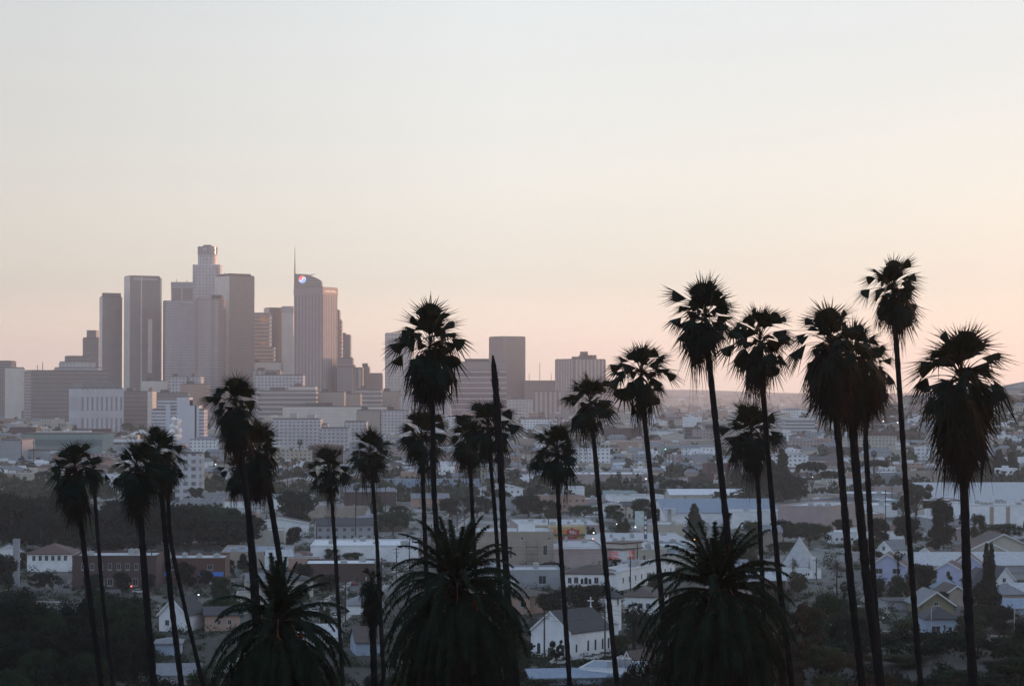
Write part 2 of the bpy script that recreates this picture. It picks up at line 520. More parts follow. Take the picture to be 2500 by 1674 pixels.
def building(name, label, cat, corner, left, right, yaw, eave, roof='flat', ridge=None, dep=None, wall='white', roofc='grey', wins=(), axis='y',
             over=.5, units=0, group=None, d=None, fac=None, parapet=True, hgt=None):
    """place a building by its nearest ground corner as seen in the photo"""
    if d is None: d = hit(*corner)
    c = at(corner[0], corner[1], d)
    gz = terrain(c.x, c.y)
    ya = math.radians(yaw)
    kx = d / F
    if yaw < 0:
        fw = (corner[0] - left) * kx / math.cos(ya)
        dp = dep or (right - corner[0]) * kx / max(.15, math.sin(-ya))
        xa, xb = -fw, 0.
    else:
        fw = (right - corner[0]) * kx / math.cos(ya)
        dp = dep or (corner[0] - left) * kx / max(.15, math.sin(ya))
        xa, xb = 0., fw
    dp = min(dp, 120)
    h = hgt or at(corner[0], eave, d).z - gz
    rh = 0
    if ridge is not None:
        rh = max(.5, at(corner[0], ridge, d + (dp * .5 if roof != 'gable' or axis == 'x' else 0)).z - gz - h)
    o = thing(name, label, cat, (c.x, c.y, gz), ya, group)
    cxy = Vector(((xa + xb) / 2, dp / 2, 0))
    cxy.rotate(Matrix.Rotation(ya, 3, 'Z'))
    placed(c.x + cxy.x, c.y + cxy.y, math.hypot(fw, dp) / 2)
    wmt = fac or wm(wall)
    b = MB()
    r = MB()
    xm = (xa + xb) / 2
    ov = over
    if roof == 'flat':
        b.box(xa, xb, 0, dp, -2, h)
        b.build('wall', wmt, o)
        if parapet:
            p = MB()
            ph = min(.9, h * .12)
            for q in ((xa - .06, xb + .06, -.06, .25), (xa - .06, xb + .06, dp - .25, dp + .06)): p.box(*q, h + .004, h + ph)
            for q in ((xa - .06, xa + .25), (xb - .25, xb + .06)): p.box(*q, .254, dp - .254, h + .004, h + ph)
            p.build('parapet', wmt if wall in ('brick', 'dark', 'rust') else trimm if wall == 'white' else wmt, o)
        r.box(xa + .3, xb - .3, .3, dp - .3, h + .002, h + .12)
        r.build('roof', rm(roofc), o)
        for i in range(units):
            uw, ud, uh = rnd.uniform(1.2, 3), rnd.uniform(1.2, 3), rnd.uniform(.8, 1.9)
            ux, uy = rnd.uniform(xa + 2, max(xa + 2.1, xb - 5)), rnd.uniform(2, max(2.1, dp - 5))
            m = MB()
            m.box(ux, ux + uw, uy, uy + ud, h + .12, h + .12 + uh)
            m.tube([(ux + uw / 2, uy + ud / 2, h + uh), (ux + uw / 2, uy + ud / 2, h + uh + .5)], .35, 8)
            m.build('roof_unit', metalm, o)
    elif roof == 'gable':
        b.box(xa, xb, 0, dp, -2, h)
        th = .22
        if axis == 'y':
            for y0, y1 in ((0, .3), (dp - .3, dp)):
                b.poly_y([(xa, h), (xb, h), (xm, h + rh)], y0, y1)
            s = rh / ((xb - xa) / 2)
            for sg in (-1, 1):
                xe = (xa if sg < 0 else xb) + ov * sg
                ze = h - s * ov
                pts = [(xe, ze + .05), (xm, h + rh + .05), (xm, h + rh + .05 + th * 1.2), (xe, ze + .05 + th)]
                if sg > 0: pts = pts[::-1]
                r.poly_y(pts, -ov, dp + ov)
            tb = MB()
            for sg in (-1, 1):
                xe = (xa if sg < 0 else xb) + ov * sg
                ze = h - s * ov
                pts = [(xe, ze - .22), (xm, h + rh - .2), (xm, h + rh + .33), (xe, ze + .3)]
                if sg > 0: pts = pts[::-1]
                tb.poly_y(pts, -ov - .08, -ov - .004)
            tb.build('bargeboard', trimm if wall != 'white' else wm('white'), o)
        else:
            n = 2
            ym = dp / 2
            for x0, x1 in ((xa, xa + .3), (xb - .3, xb)):
                b.add([(x0, 0, h), (x0, dp, h), (x0, ym, h + rh), (x1, 0, h), (x1, dp, h), (x1, ym, h + rh)], [(0, 2, 1), (3, 4, 5), (0, 3, 5, 2), (1, 2, 5, 4)])
            s = rh / ym
            for sg in (-1, 1):
                ye = (0 if sg < 0 else dp) + ov * sg
                ze = h - s * ov
                vs = [(x_, y_, z_) for x_ in (xa - ov, xb + ov) for y_, z_ in ((ye, ze + .05), (ym, h + rh + .05), (ym, h + rh + .3), (ye, ze + .27))]
                r.add(vs, [(0, 1, 2, 3), (7, 6, 5, 4), (0, 4, 5, 1), (1, 5, 6, 2), (2, 6, 7, 3), (3, 7, 4, 0)])
        b.build('wall', wmt, o)
        r.build('roof', rm(roofc), o)
    else:
        b.box(xa, xb, 0, dp, -2, h)
        b.build('wall', wmt, o)
        x0, x1, y0, y1 = xa - ov, xb + ov, -ov, dp + ov
        wdt, dd = x1 - x0, y1 - y0
        k = min(wdt, dd) / 2
        if roof == 'pyramid': k = 1e9
        rx0, rx1 = min(x0 + k, (x0 + x1) / 2), max(x1 - k, (x0 + x1) / 2)
        ry0, ry1 = min(y0 + k, (y0 + y1) / 2), max(y1 - k, (y0 + y1) / 2)
        r.box(x0, x1, y0, y1, h + .002, h + .22)
        vs = [(x0, y0, h + .22), (x1, y0, h + .22), (x1, y1, h + .22), (x0, y1, h + .22), (rx0, ry0, h + rh), (rx1, ry0, h + rh), (rx1, ry1, h + rh), (rx0, ry1, h + rh)]
        if rx1 - rx0 > ry1 - ry0: fs = [(0, 1, 5, 4), (1, 2, 5), (2, 3, 4, 5), (3, 0, 4)]
        elif roof == 'pyramid': fs = [(0, 1, 4), (1, 2, 4), (2, 3, 4), (3, 0, 4)]
        else: fs = [(0, 1, 4), (1, 2, 6, 4), (2, 3, 6), (3, 0, 4, 6)]
        r.add(vs, fs)
        r.build('roof', rm(roofc), o)
    for wv in wins:
        face, uf, z, ww, wh = wv[:5]
        u = xa + (xb - xa) * uf if face == 'front' else dp * uf
        window(o, face, u, z, ww, wh, (xa, xb, dp), arched=len(wv) > 5)
    o['_h'] = h
    return o, (xa, xb, dp, h, rh, d)
def row(face, n, z, ww, wh, a=.08, b=.92): return [(face, a + (b - a) * (i + .5) / n, z, ww, wh) for i in range(n)]
def text(body, size, m, parent, loc, rz=0., name='lettering', ext=.05, align='CENTER'):
    c = bpy.data.curves.new(name, 'FONT')
    c.body = body
    c.size = size
    c.extrude = ext
    c.align_x = align
    c.align_y = 'CENTER'
    c.resolution_u = 3
    c.materials.append(m)
    tmp = bpy.data.objects.new(name + '_curve', c)
    COL.objects.link(tmp)
    me = bpy.data.meshes.new_from_object(tmp)
    bpy.data.objects.remove(tmp)
    me.name = name
    if not me.materials: me.materials.append(m)
    o = link(name, me, parent, loc)
    o.rotation_euler = (math.radians(90), 0, rz)
    return o
redsign = mat('red_sign', (.55, .03, .03), .5, 0, emit=(.9, .06, .04), estr=.05)
B = building
# --- near streets, around the church
ch, (xa, xb, dp, h, rh, d) = B('church', 'white church with dark gable roof, arched side windows and a cross', 'church', (1394, 1610), 1297, 1497, -40.6, 1545, 'gable', 1497, wall='white', roofc='dark', over=.35,
   wins=[('right', .13, 2.7, .5, 1.9, 1), ('right', .42, 3.0, .6, 2.6, 1), ('right', .60, 3.0, .6, 2.6, 1), ('right', .78, 3.0, .6, 2.6, 1), ('right', .93, 3.0, .6, 2.6, 1), ('front', .8, 2.2, 1.0, 2.6, 1), ('front', .2, 2.2, 1.0, 2.6, 1)])
cr = MB()
cr.box(-.16, .16, -.12, .12, 0, 2.3)
cr.box(-.72, .72, -.115, .115, 1.2, 1.52)
cr.box(-.3, .3, -.3, .3, -.4, .0)
c_ = cr.build('cross', trimm, ch, ((xa + xb) / 2, dp - .2, h + rh + .45), math.radians(40))
dr = MB()
dr.box((xa + xb) / 2 - .9, (xa + xb) / 2 + .9, -.06, 0, .3, 2.6)
dd_ = dr.build('door', mat('dark_wood', (.05, .035, .03), .6), ch)
hb = MB()
hb.tube([((xa + xb) / 2 + .6, -.1, 1.3), ((xa + xb) / 2 + .6, -.1, 1.7)], .03, 6)
hb.build('handle', metalm, dd_)
B('bell_turret', 'small white turret with dark pyramid roof behind the church', 'turret', (1500, 1540), 1478, 1518, -35, 1461, 'pyramid', 1440, wall='white', roofc='dark', wins=[('right', .5, 8, .6, 1.8, 1)], over=.6)
B('house', 'white house with hipped dark brown roof and three arched windows', 'house', (1497, 1443), 1377, 1505, -6, 1401, 'hip', 1379, dep=14, wall='white', roofc='brown',
  wins=[('front', .12, 3.6, 1.1, 1.7), ('front', .25, 3.6, 1.3, 1.9), ('front', .37, 3.3, .9, 1.8, 1), ('front', .45, 3.5, 1.1, 2.2, 1), ('front', .53, 3.3, .9, 1.8, 1), ('front', .66, 3.6, 1.3, 1.9), ('front', .87, 3.6, 1.3, 1.9)])
B('apartment_building', 'long white flat-roofed apartment wing running back from the arched-window house', 'apartment building', (1506, 1443), 1440, 1640, -22, 1400, wall='white', roofc='light', dep=62, units=4,
  wins=row('right', 9, 3.2, 1.0, 1.7, .05, .97))
B('commercial_building', 'tan two storey hall with penthouse box, fire stair and tall windows', 'building', (1150, 1385), 1150, 1351, 2, 1303, wall='tan', roofc='light', dep=40, units=3,
  wins=[('front', .62, 11.0, .8, 1.0), ('front', .95, 11.0, .8, 1.0), ('front', .9, 6.5, 1.4, 3.6), ('front', .48, 5.5, .9, 4.0), ('front', .2, 5.5, 1.4, 3.0)])
pb, (a0, a1, a2, a3, a4, a5) = B('penthouse', 'pale windowless box standing on the tan hall roof', 'rooftop box', (1267, 1313), 1267, 1306, 2, 1276, wall='white', roofc='light', dep=6, d=925, hgt=4.2)
pb.location.z = at(1267, 1305, 925).z
stb = MB()
base = at(1285, 1384, 915)
for i in range(4):
    z = i * 2.6
    stb.box(0, 4.2, 0, 1.3, z, z + .1)
    for q in range(9): stb.box(q * .5, q * .5 + .05, -.02, .03, z + .1, z + 1.1)
    stb.add([(0, .1, z), (0, .8, z), (4, .1, z + 2.6), (4, .8, z + 2.6)], [(0, 2, 3, 1)])
for q in (0, 4.15): stb.tube([(q, 0, 0), (q, 0, 10.4)], .06, 5)
tag(stb.build('fire_stair', darkm, None, (base.x, base.y - 2.2, terrain(base.x, base.y))), 'dark metal fire stair against the front of the tan hall', 'fire stair')
B('flat_building', 'low grey-tan building with one square window in front of the tan hall', 'building', (1160, 1440), 1160, 1370, 3, 1396, wall='grey', roofc='light', dep=22, units=1, wins=[('front', .78, 3.4, 2.4, 2.6)])
B('house', 'house, orange light painted salmon on its walls, dark brown hip roof near the tan hall', 'house', (1293, 1500), 1205, 1342, -24, 1458, 'hip', 1436, wall='salmon', roofc='brown', dep=15, wins=[('right', .3, 3, 1.1, 1.5), ('front', .8, 3, 1.1, 1.5), ('front', .4, 3, 1.1, 1.5)])  # orange light on the house is put into its salmon wall colour
B('drugstore_wing', 'long tan brick shop wing with brown fascia joined to the corner store', 'shop', (1351, 1385), 1351, 1482, 3, 1344, wall='pink', roofc='light', dep=60, units=3)
st, (xa, xb, dp, h, rh, d) = B('drugstore', 'white corner drugstore tower with two red signs under dark cornice', 'shop', (1520, 1384), 1476, 1548, -38, 1338, wall='white', roofc='light', dep=12)
cn = MB()
for z in (h - .6, h + 1.6): cn.box(xa - .7, xb + .7, -.7, dp + .7, z, z + .45)
cn.box(xa - .3, xb + .3, -.3, dp + .3, h - .15, h + 1.6, 1)
cn.build('cornice', [mat('brown_fascia', (.07, .04, .035), .7), wm('cream')], st)
text('CVS', 2.1, redsign, st, ((xa + xb) / 2 + .4, -.1, h - 2.1))
text('pharmacy', 1.25, redsign, st, ((xa + xb) / 2 + .2, -.1, h - 3.6))
text('CVS', 2.1, redsign, st, (xb + .1, dp * .5, h - 2.1), math.pi / 2)
text('pharmacy', 1.2, redsign, st, (xb + .1, dp * .5, h - 3.6), math.pi / 2)
aw = MB()
aw.box(xa + .5, xb - .5, -1.2, -.05, 2.6, 2.9)
aw.build('awning', mat('brown_fascia', (.07, .04, .035)), st)
B('drugstore_wing', 'tan shop wing with lamps under its eave right of the store tower', 'shop', (1549, 1382), 1549, 1628, 4, 1345, wall='sand', roofc='light', dep=60, units=3)
B('green_shed', 'grey green corrugated building end beyond the lamp-lit shop wing', 'building', (1628, 1380), 1628, 1690, 5, 1342, wall='green grey', roofc='light', dep=40)
lampw = mat('warm_lamp', (.9, .7, .5), .5, 0, emit=(1, .62, .35), estr=.5)
for i, px in enumerate((1578, 1595, 1611, 1620)):
    p = at(px, 1351, hit(1600, 1380) - .8)
    m = MB()
    m.box(-.5, .5, 0, .5, -.2, .05)
    m.add([(-.45, .1, -.22), (.45, .1, -.22), (.35, .6, -.9), (-.35, .6, -.9)], [(0, 1, 2, 3)], 1)
    LAB.append(tag(m.build('wall_lamp', [darkm, lampw], None, p), 'lit lamp under the eave of the tan shop wing', 'lamp', 'wall lamps'))
B('store', 'low white roofed store behind the corner drugstore', 'shop', (1449, 1344), 1449, 1700, 2, 1331, wall='cream', roofc='light', dep=90, units=8)
B('store', 'pinkish long store with square panel sign behind the yellow shop', 'shop', (1266, 1306), 1266, 1468, 4, 1284, wall='pink', roofc='light', dep=60, units=9)
yl, (xa, xb, dp, h, rh, d) = B('store', 'yellow shopfront with orange lettering and scalloped awning', 'shop', (1300, 1322), 1300, 1429, 4, 1292, wall='yellow', roofc='white', dep=14, hgt=6)
orm = mat('orange_sign', (.6, .13, .03), .6)
for u0, u1 in ((.19, .28), (.31, .34), (.38, .44), (.56, .64), (.66, .73)):
    m = MB(); m.box(xa + (xb - xa) * u0, xa + (xb - xa) * u1, -.14, -.004, 4.0, 5.2); m.build('sign_panel', orm, yl)
aw = MB()
for i in range(26):
    x0 = xa + (xb - xa) * i / 26
    x1 = xa + (xb - xa) * (i + .85) / 26
    aw.add([(x0, -.05, 3.6), (x1, -.05, 3.6), (x1, -1.1, 2.9), (x0, -1.1, 2.9), ((x0 + x1) / 2, -1.12, 2.4)], [(0, 3, 2, 1), (3, 4, 2)])
aw.build('awning', mat('dark_green_awning', (.05, .10, .05)), yl)
B('store', 'white strip shop with dark shop windows below the yellow shop', 'shop', (1345, 1345), 1345, 1462, 3, 1330, wall='white', roofc='white', dep=18)
sg = at(1397, 1350, hit(1397, 1352))
sgo = thing('pylon_sign', 'red roadside pylon sign with white digits before yellow shop', 'sign', (sg.x, sg.y, 0), 0)
m = MB(); m.tube([(0, 0, 0), (0, 0, 7.5)], .2, 8); m.build('pole', metalm, sgo)
m = MB(); m.poly_y([(-2.6, 8), (2.8, 7.6), (3.0, 9.9), (.8, 10.2), (0, 11), (-.8, 10.2), (-2.0, 10.1)], -.2, .2); m.poly_y([(-5.6, 5.2), (2, 5.2), (2, 7.2), (-5.6, 7.2)], -.19, .19)
m.build('panel', mat('sign_red_panel', (.30, .02, .03), .5), sgo)
text('98c', 2.2, mat('sign_white', (.7, .7, .7), .6), sgo, (.3, -.25, 8.9))
B('store', 'cream two tone box store right of the blade sign', 'shop', (1580, 1312), 1580, 1668, 3, 1283, wall='sand', roofc='light', dep=30, units=2)
bl = at(1576, 1325, hit(1576, 1328))
bo = thing('blade_sign', 'tall dark blade sign with white letters reading downwards', 'sign', (bl.x, bl.y, 0))
m = MB(); m.box(-.7, .7, -.3, .3, 0, 14); m.build('panel', mat('navy_panel', (.04, .045, .09), .5), bo)
for i in range(4): m = MB(); m.box(-.4, .4, -.36, -.304, 11 - i * 2.2, 12.3 - i * 2.2); m.build('sign_panel', mat('sign_white', (.7, .7, .7)), bo)
m = MB(); m.box(-4.6, -.72, -.2, .2, 8, 14.5); m.build('side_panel', mat('pale_panel', (.45, .52, .5), .6), bo)
B('house', 'brown hip roofed house just right of the church turret', 'house', (1600, 1500), 1512, 1622, -16, 1458, 'hip', 1432, wall='white', roofc='brown', dep=18, wins=[('front', .8, 2.6, 1.1, 1.4), ('front', .6, 2.6, 1.1, 1.4)])
B('house', 'small brown roofed house behind the arched-window house tree', 'house', (1470, 1470), 1405, 1490, -20, 1444, 'hip', 1427, wall='tan', roofc='brown', dep=12)
B('bungalow', 'grey low gabled roof building along the bottom below the church', 'building', (1300, 1672), 1288, 1530, 8, 1655, 'gable', 1634, wall='pale blue', roofc='blue', axis='x', dep=12, over=.8)
B('flat_building', 'low flat roofed building with vents right of the church cars', 'building', (1556, 1668), 1415, 1575, -14, 1636, wall='white', roofc='blue', dep=16, units=5)
B('shed', 'dark steep roofed shed beside the thatched fan palm', 'shed', (1545, 1640), 1520, 1562, -35, 1618, 'gable', 1592, wall='tan', roofc='brown', dep=9)
# --- right side streets
B('house', 'big cream gabled house with brown roof edge near the right margin', 'house', (2372, 1362), 2372, 2530, 3, 1340, 'gable', 1304, wall='cream', roofc='brown', dep=22, over=1)
B('house', 'cream gabled house in front of the big cream one', 'house', (2350, 1382), 2340, 2470, 5, 1350, 'gable', 1322, wall='sand', roofc='red', dep=12, over=.8)
B('warehouse', 'long low grey roofed shed crossing behind the lavender houses', 'warehouse', (2237, 1398), 2237, 2540, 4, 1381, 'gable', 1349, wall='grey', roofc='light', axis='x', dep=30)
B('house', 'small white gable house with grey roof and one dark window', 'house', (2178, 1362), 2145, 2222, -38, 1342, 'gable', 1322, wall='white', roofc='grey', wins=[('front', .45, 3.8, 1.1, 1.5)])
B('house', 'tiny white gabled cottage with red roof before the green shed', 'house', (2275, 1368), 2246, 2292, -30, 1350, 'gable', 1338, wall='white', roofc='red', wins=[('front', .4, 2.2, .7, .9)])
B('house', 'pale lavender gabled house with two dark windows and red roof', 'house', (2211, 1420), 2125, 2224, -12, 1382, 'gable', 1353, wall='lavender', roofc='red', dep=14, wins=[('front', .26, 3.7, 2.6, 1.7), ('front', .75, 3.7, 2.6, 1.7)], over=.5)
B('house', 'blue lavender house with one arched window', 'house', (2342, 1434), 2290, 2362, -20, 1388, 'gable', 1373, wall='lavender', roofc='red', dep=9, wins=[('front', .52, 4.6, 1.3, 1.9, 1)], over=.35)
B('house', 'larger violet gabled house behind the arched window one', 'house', (2402, 1425), 2330, 2412, -10, 1381, 'gable', 1352, wall='lavender', roofc='red', dep=14, over=.5)
B('house', 'white gable house with dark roof by the right edge', 'house', (2436, 1432), 2432, 2476, 6, 1412, 'gable', 1386, wall='white', roofc='dark', dep=16, wins=[('front', .4, 2.3, 1, 1.2)])
B('house', 'dark hip roofed house left of the white gable by cypress', 'house', (2372, 1450), 2372, 2432, 4, 1425, 'hip', 1384, wall='grey', roofc='dark', dep=14)
B('house', 'grey roofed house right of the cypress pair, lowest of its row', 'house', (2434, 1480), 2434, 2508, 3, 1452, 'hip', 1424, wall='tan', roofc='grey', dep=14)
B('house', 'olive gabled house with bold white bargeboards', 'house', (2245, 1502), 2245, 2328, 4, 1474, 'gable', 1445, wall='olive', roofc='grey', dep=16, over=.9, wins=[('front', .5, 3.4, 1.2, 1.2)])
B('house', 'brown roofed house with tiny white gable behind olive one', 'house', (2310, 1480), 2300, 2365, 6, 1448, 'gable', 1430, wall='tan', roofc='brown', dep=14, over=.6)
B('house', 'slate roofed house in front of lavender arched house', 'house', (2300, 1462), 2292, 2350, 8, 1440, 'hip', 1412, wall='grey', roofc='blue', dep=12)
B('house', 'dark roofed low house left of the olive gable', 'house', (2168, 1490), 2160, 2240, 5, 1468, 'hip', 1458, wall='grey', roofc='dark', dep=12)
B('house', 'blue grey house with white porch window under the olive gable', 'house', (2262, 1556), 2255, 2340, 5, 1512, 'hip', 1478, wall='pale blue', roofc='dark', dep=12, wins=[('front', .3, 2.2, 2.2, 1.8), ('front', .75, 2.2, .9, 1.4)])
B('house', 'pale slate roofed house at the right edge beside street lamp', 'house', (2450, 1500), 2445, 2520, 4, 1486, 'gable', 1462, wall='pale blue', roofc='blue', axis='x', dep=14)
# pyramid church
py_, (xa, xb, dp, h, rh, d) = B('chapel', 'chapel with tall pale pyramid roof and slim white tower', 'chapel', (1972, 1412), 1913, 2002, -24, 1384, 'pyramid', 1310, wall='white', roofc='light', dep=11.5, over=.3)
m = MB(); m.box(xb + .6, xb + 2.2, 1, 3, -1, h + 3.6); m.build('tower', trimm, py_)
B('flat_building', 'white annex in front of the pyramid roofed chapel', 'building', (1938, 1412), 1938, 2005, 2, 1392, wall='white', roofc='white', dep=6, wins=row('front', 3, 1.6, 1.2, .8))
# warehouses, right
B('flat_building', 'blank pink walled building above the small cypresses', 'building', (2023, 1300), 1905, 2085, -24, 1240, wall='pink', roofc='light', dep=60, units=3)
B('flat_building', 'white shed behind the dome shaped tree', 'shed', (2032, 1328), 2032, 2092, 2, 1301, wall='white', roofc='white', dep=16, wins=row('front', 4, 2.2, 1, 1))
pl, _ = B('warehouse', 'pale warehouse with two grey pilaster strips at right edge', 'warehouse', (2366, 1290), 2366, 2540, 3, 1236, wall='white', roofc='light', dep=40, units=9)
for px in (2422, 2462):
    a = at(px, 1290, hit(2400, 1290)).x - pl.location.x
    m = MB(); m.box(a - 1.0, a + 1.0, -.12, -.004, 0, pl['_h'] * .99); m.build('pilaster', wm('tan'), pl)
B('warehouse', 'huge cream roofed hall with a row of roof vents', 'warehouse', (2270, 1236), 2270, 2560, 2, 1226, 'gable', 1178, wall='sand', roofc='light', axis='x', dep=95)
B('flat_building', 'brown hall with five tall slot windows beyond the airy tree', 'building', (2225, 1190), 2225, 2305, 2, 1154, wall='tan', roofc='brown', dep=30, wins=row('front', 5, 5.2, 1.0, 5))
B('warehouse', 'pale shed with grey wall near the umbrella shaped trees', 'warehouse', (2134, 1184), 2134, 2208, 3, 1156, wall='grey', roofc='white', dep=40)
for i, (a, b, t, bs, c) in enumerate([(2012, 2085, 1222, 1238, 'white'), (2070, 2192, 1206, 1222, 'grey'), (2085, 2192, 1236, 1262, 'white'), (2100, 2160, 1256, 1280, 'tan'), (2012, 2060, 1196, 1212, 'pink'), (2150, 2196, 1222, 1236, 'aqua')]):
    o, _ = B('flat_building', c + ' flat-roofed unit', 'building', (a, bs), a, b, 3, t, wall=c, roofc='white', dep=36, units=4, group='flat roofed units')
    o['label'] = c + ' flat roofed unit ' + place_words(*o.location[:2]); LAB.append(o)
# warehouses, middle
B('warehouse', 'long white hall with four roof vents and scalloped cream canopy', 'warehouse', (1636, 1222), 1636, 1822, 3, 1208, 'gable', 1194, wall='cream', roofc='white', axis='x', dep=30)
B('warehouse', 'wide blue grey roofed hall in front of scalloped canopy hall', 'warehouse', (1622, 1286), 1622, 1905, 3, 1252, 'gable', 1218, wall='white', roofc='blue', axis='x', dep=60)
B('flat_building', 'white walled low building right of the blue grey hall', 'building', (1780, 1290), 1780, 1912, 4, 1252, wall='white', roofc='white', dep=20, units=3)
B('flat_building', 'aqua two storey block with dark balcony', 'building', (1480, 1234), 1480, 1556, 3, 1204, wall='aqua', roofc='light', dep=24, units=2, wins=[('front', .45, 3, 4, 2), ('front', .8, 3, 1.5, 1.5)])
B('flat_building', 'white mission style building with stepped parapet', 'building', (1378, 1224), 1378, 1427, 3, 1192, wall='white', roofc='white', dep=18, wins=row('front', 3, 2.5, 1, 1.4))
B('warehouse', 'long brick pink warehouse with white roof strip', 'warehouse', (1385, 1186), 1385, 1584, 2, 1160, wall='pink', roofc='white', dep=60, units=5)
B('warehouse', 'grey green roofed hangar behind brick pink warehouse', 'warehouse', (1466, 1152), 1466, 1524, 3, 1146, 'gable', 1135, wall='green grey', roofc='blue', axis='x', dep=30)
B('warehouse', 'white roofed hall right of grey green hangar', 'warehouse', (1524, 1154), 1524, 1640, 3, 1143, wall='white', roofc='white', dep=50, units=4)
B('flat_building', 'dark purple brick block standing above the white hall', 'building', (1688, 1196), 1688, 1742, 3, 1168, wall='brick', roofc='dark', dep=20, wins=())
B('flat_building', 'red and white building left of the dark pines', 'building', (1728, 1170), 1728, 1794, 4, 1135, wall='rust', roofc='white', dep=26, wins=row('front', 5, 6, 1.6, 1.4))
B('office_block', 'dark windowed office cube, left one of two', 'office block', (1673, 1078), 1673, 1711, 3, 1045, wall='dark', roofc='light', dep=25, fac=facade('fac_dark_office', (.11, .10, .10), (.03, .03, .035), 3.2, 3.6, .8, .6))
B('office_block', 'dark windowed office cube, right one of two', 'office block', (1722, 1076), 1722, 1772, 3, 1038, wall='dark', roofc='light', dep=25, fac=MATS['fac_dark_office'])
B('flat_building', 'pale link between the two dark office cubes', 'building', (1712, 1078), 1712, 1721.5, 3, 1046, wall='cream', roofc='light', dep=18)
B('warehouse', 'long tan warehouse front left of the green lamp', 'warehouse', (1500, 1101), 1500, 1628, 2, 1079, wall='salmon', roofc='light', dep=60)
B('warehouse', 'tan and white warehouse front right of the green lamp', 'warehouse', (1630, 1100), 1630, 1752, 2, 1076, wall='tan', roofc='light', dep=60)
B('warehouse', 'rust coloured warehouse block beyond the tallest palm', 'warehouse', (2118, 1088), 2118, 2262, 2, 1058, wall='rust', roofc='brown', dep=60)
B('flat_building', 'stepped white office by the merged palms trunks', 'office', (1918, 1064), 1918, 1990, 3, 1022, wall='white', roofc='white', dep=40, fac=facade('fac_white_bands', (.5, .5, .52), (.16, .17, .19), 300, 4, 1, .45), units=3)
td, _ = B('warehouse', 'low truck depot with red sign painted across its front', 'warehouse', (1070, 1158), 1070, 1240, 2, 1138, wall='grey', roofc='white', dep=60, units=5)
text('TRUCK PARTS', 4.6, mat('faded_red', (.35, .10, .09)), td, (27, -.15, 2.6))
B('warehouse', 'low depot with a row of dark openings left of the red lettered one', 'warehouse', (948, 1158), 948, 1066, 2, 1143, wall='grey', roofc='white', dep=40, wins=row('front', 9, 3, 2, 1.8))
B('flat_building', 'white roofed shed in front of the graffiti wall', 'shed', (1016, 1212), 1016, 1093, 3, 1198, wall='white', roofc='light', dep=20)
gw, (xa, xb, dp, h, rh, d) = B('graffiti_wall', 'long low pale wall covered in blue graffiti', 'wall', (905, 1190), 905, 1170, 1, 1168, wall='pale blue', roofc='light', dep=.5, parapet=False)
rg = random.Random(3)
for i in range(30):
    m = MB()
    x = xa + (xb - xa) * (i + .2) / 30
    col = rg.choice(['w', 'b', 'd'])
    pts = [(x + rg.uniform(0, 1.4), -.1 - .01 * k, rg.uniform(.6, h - .4)) for k in range(6)]
    m.tube(pts, .13, 4)
    m.build('graffiti_tag', mat('spray_' + col, {'w': (.6, .6, .62), 'b': (.10, .2, .45), 'd': (.05, .05, .07)}[col], .6), gw)
# near left
B('house', 'white house with broad red hip roof, far left', 'house', (66, 1395), 66, 175, 3, 1353, 'hip', 1326, wall='white', roofc='red', dep=22, wins=row('front', 6, 5, 1.1, 1.7))
B('chimney_tower', 'slim white tower standing left of the red hip roof house', 'tower', (31, 1432), 33, 45, 3, 1322, wall='grey', roofc='white', dep=3)
B('brick_building', 'dark brick two storey block with pale framed windows', 'brick building', (176, 1438), 176, 380, 2, 1362, wall='brick', roofc='light', dep=26, units=3, wins=row('front', 8, 7.6, 1.1, 2.0) + row('front', 5, 2.4, 1.6, 2.2, .3, .8))
rs, (xa, xb, dp, h, rh, d) = B('store', 'rust red corner shop with blue awnings', 'shop', (382, 1424), 382, 548, 3, 1368, wall='rust', roofc='light', dep=26, units=4, wins=row('front', 3, 5.6, 1.6, 1.6))
bw = mat('blue_awning', (.05, .14, .42), .7, .1)
for u0, u1 in ((.05, .2), (.62, .98)):
    m = MB(); a, b = xa + (xb - xa) * u0, xa + (xb - xa) * u1
    m.add([(a, -.1, 4.0), (b, -.1, 4.0), (b, -1.6, 2.6), (a, -1.6, 2.6), (a, -.1, 2.6), (b, -.1, 2.6)], [(0, 3, 2, 1), (0, 4, 3), (1, 2, 5), (3, 4, 5, 2)]); m.build('awning', bw, rs)
B('brick_building', 'brown long shop block with pale blue roof behind rust shop', 'shop', (540, 1385), 540, 708, 3, 1350, wall='tan', roofc='blue', dep=40, units=6)
B('flat_building', 'cream walled workshop behind leaning palm trunks', 'building', (581, 1330), 581, 692, 3, 1298, wall='cream', roofc='light', dep=22, units=2)
B('house', 'white arched arcade house with red tile roof', 'house', (720, 1382), 720, 760, 4, 1356, 'hip', 1344, wall='white', roofc='red', dep=10, wins=[('front', .2, 2.3, 1.3, 2.8, 1), ('front', .5, 2.3, 1.3, 2.8, 1), ('front', .8, 2.3, 1.3, 2.8, 1)])
B('flat_building', 'long white walled shop with blue pipes, behind shrub', 'shop', (758, 1372), 758, 1020, 2, 1335, wall='white', roofc='white', dep=40, units=6)
B('flat_building', 'red brick fronted low building under the long white shop', 'shop', (745, 1420), 745, 915, 3, 1380, wall='brick', roofc='white', dep=24, units=2)
B('brick_apartment', 'brick apartment house with grey hip roof and two window rows', 'apartment building', (885, 1298), 829, 980, 12, 1268, 'hip', 1251, wall='brick', roofc='grey', dep=22, wins=row('front', 7, 6.2, 1.1, 1.3) + row('front', 4, 2.4, 1.2, 1.4))
B('house', 'brown roofed brick house beyond the leaning trunks', 'house', (620, 1288), 600, 668, 10, 1273, 'hip', 1255, wall='brick', roofc='grey', dep=14)
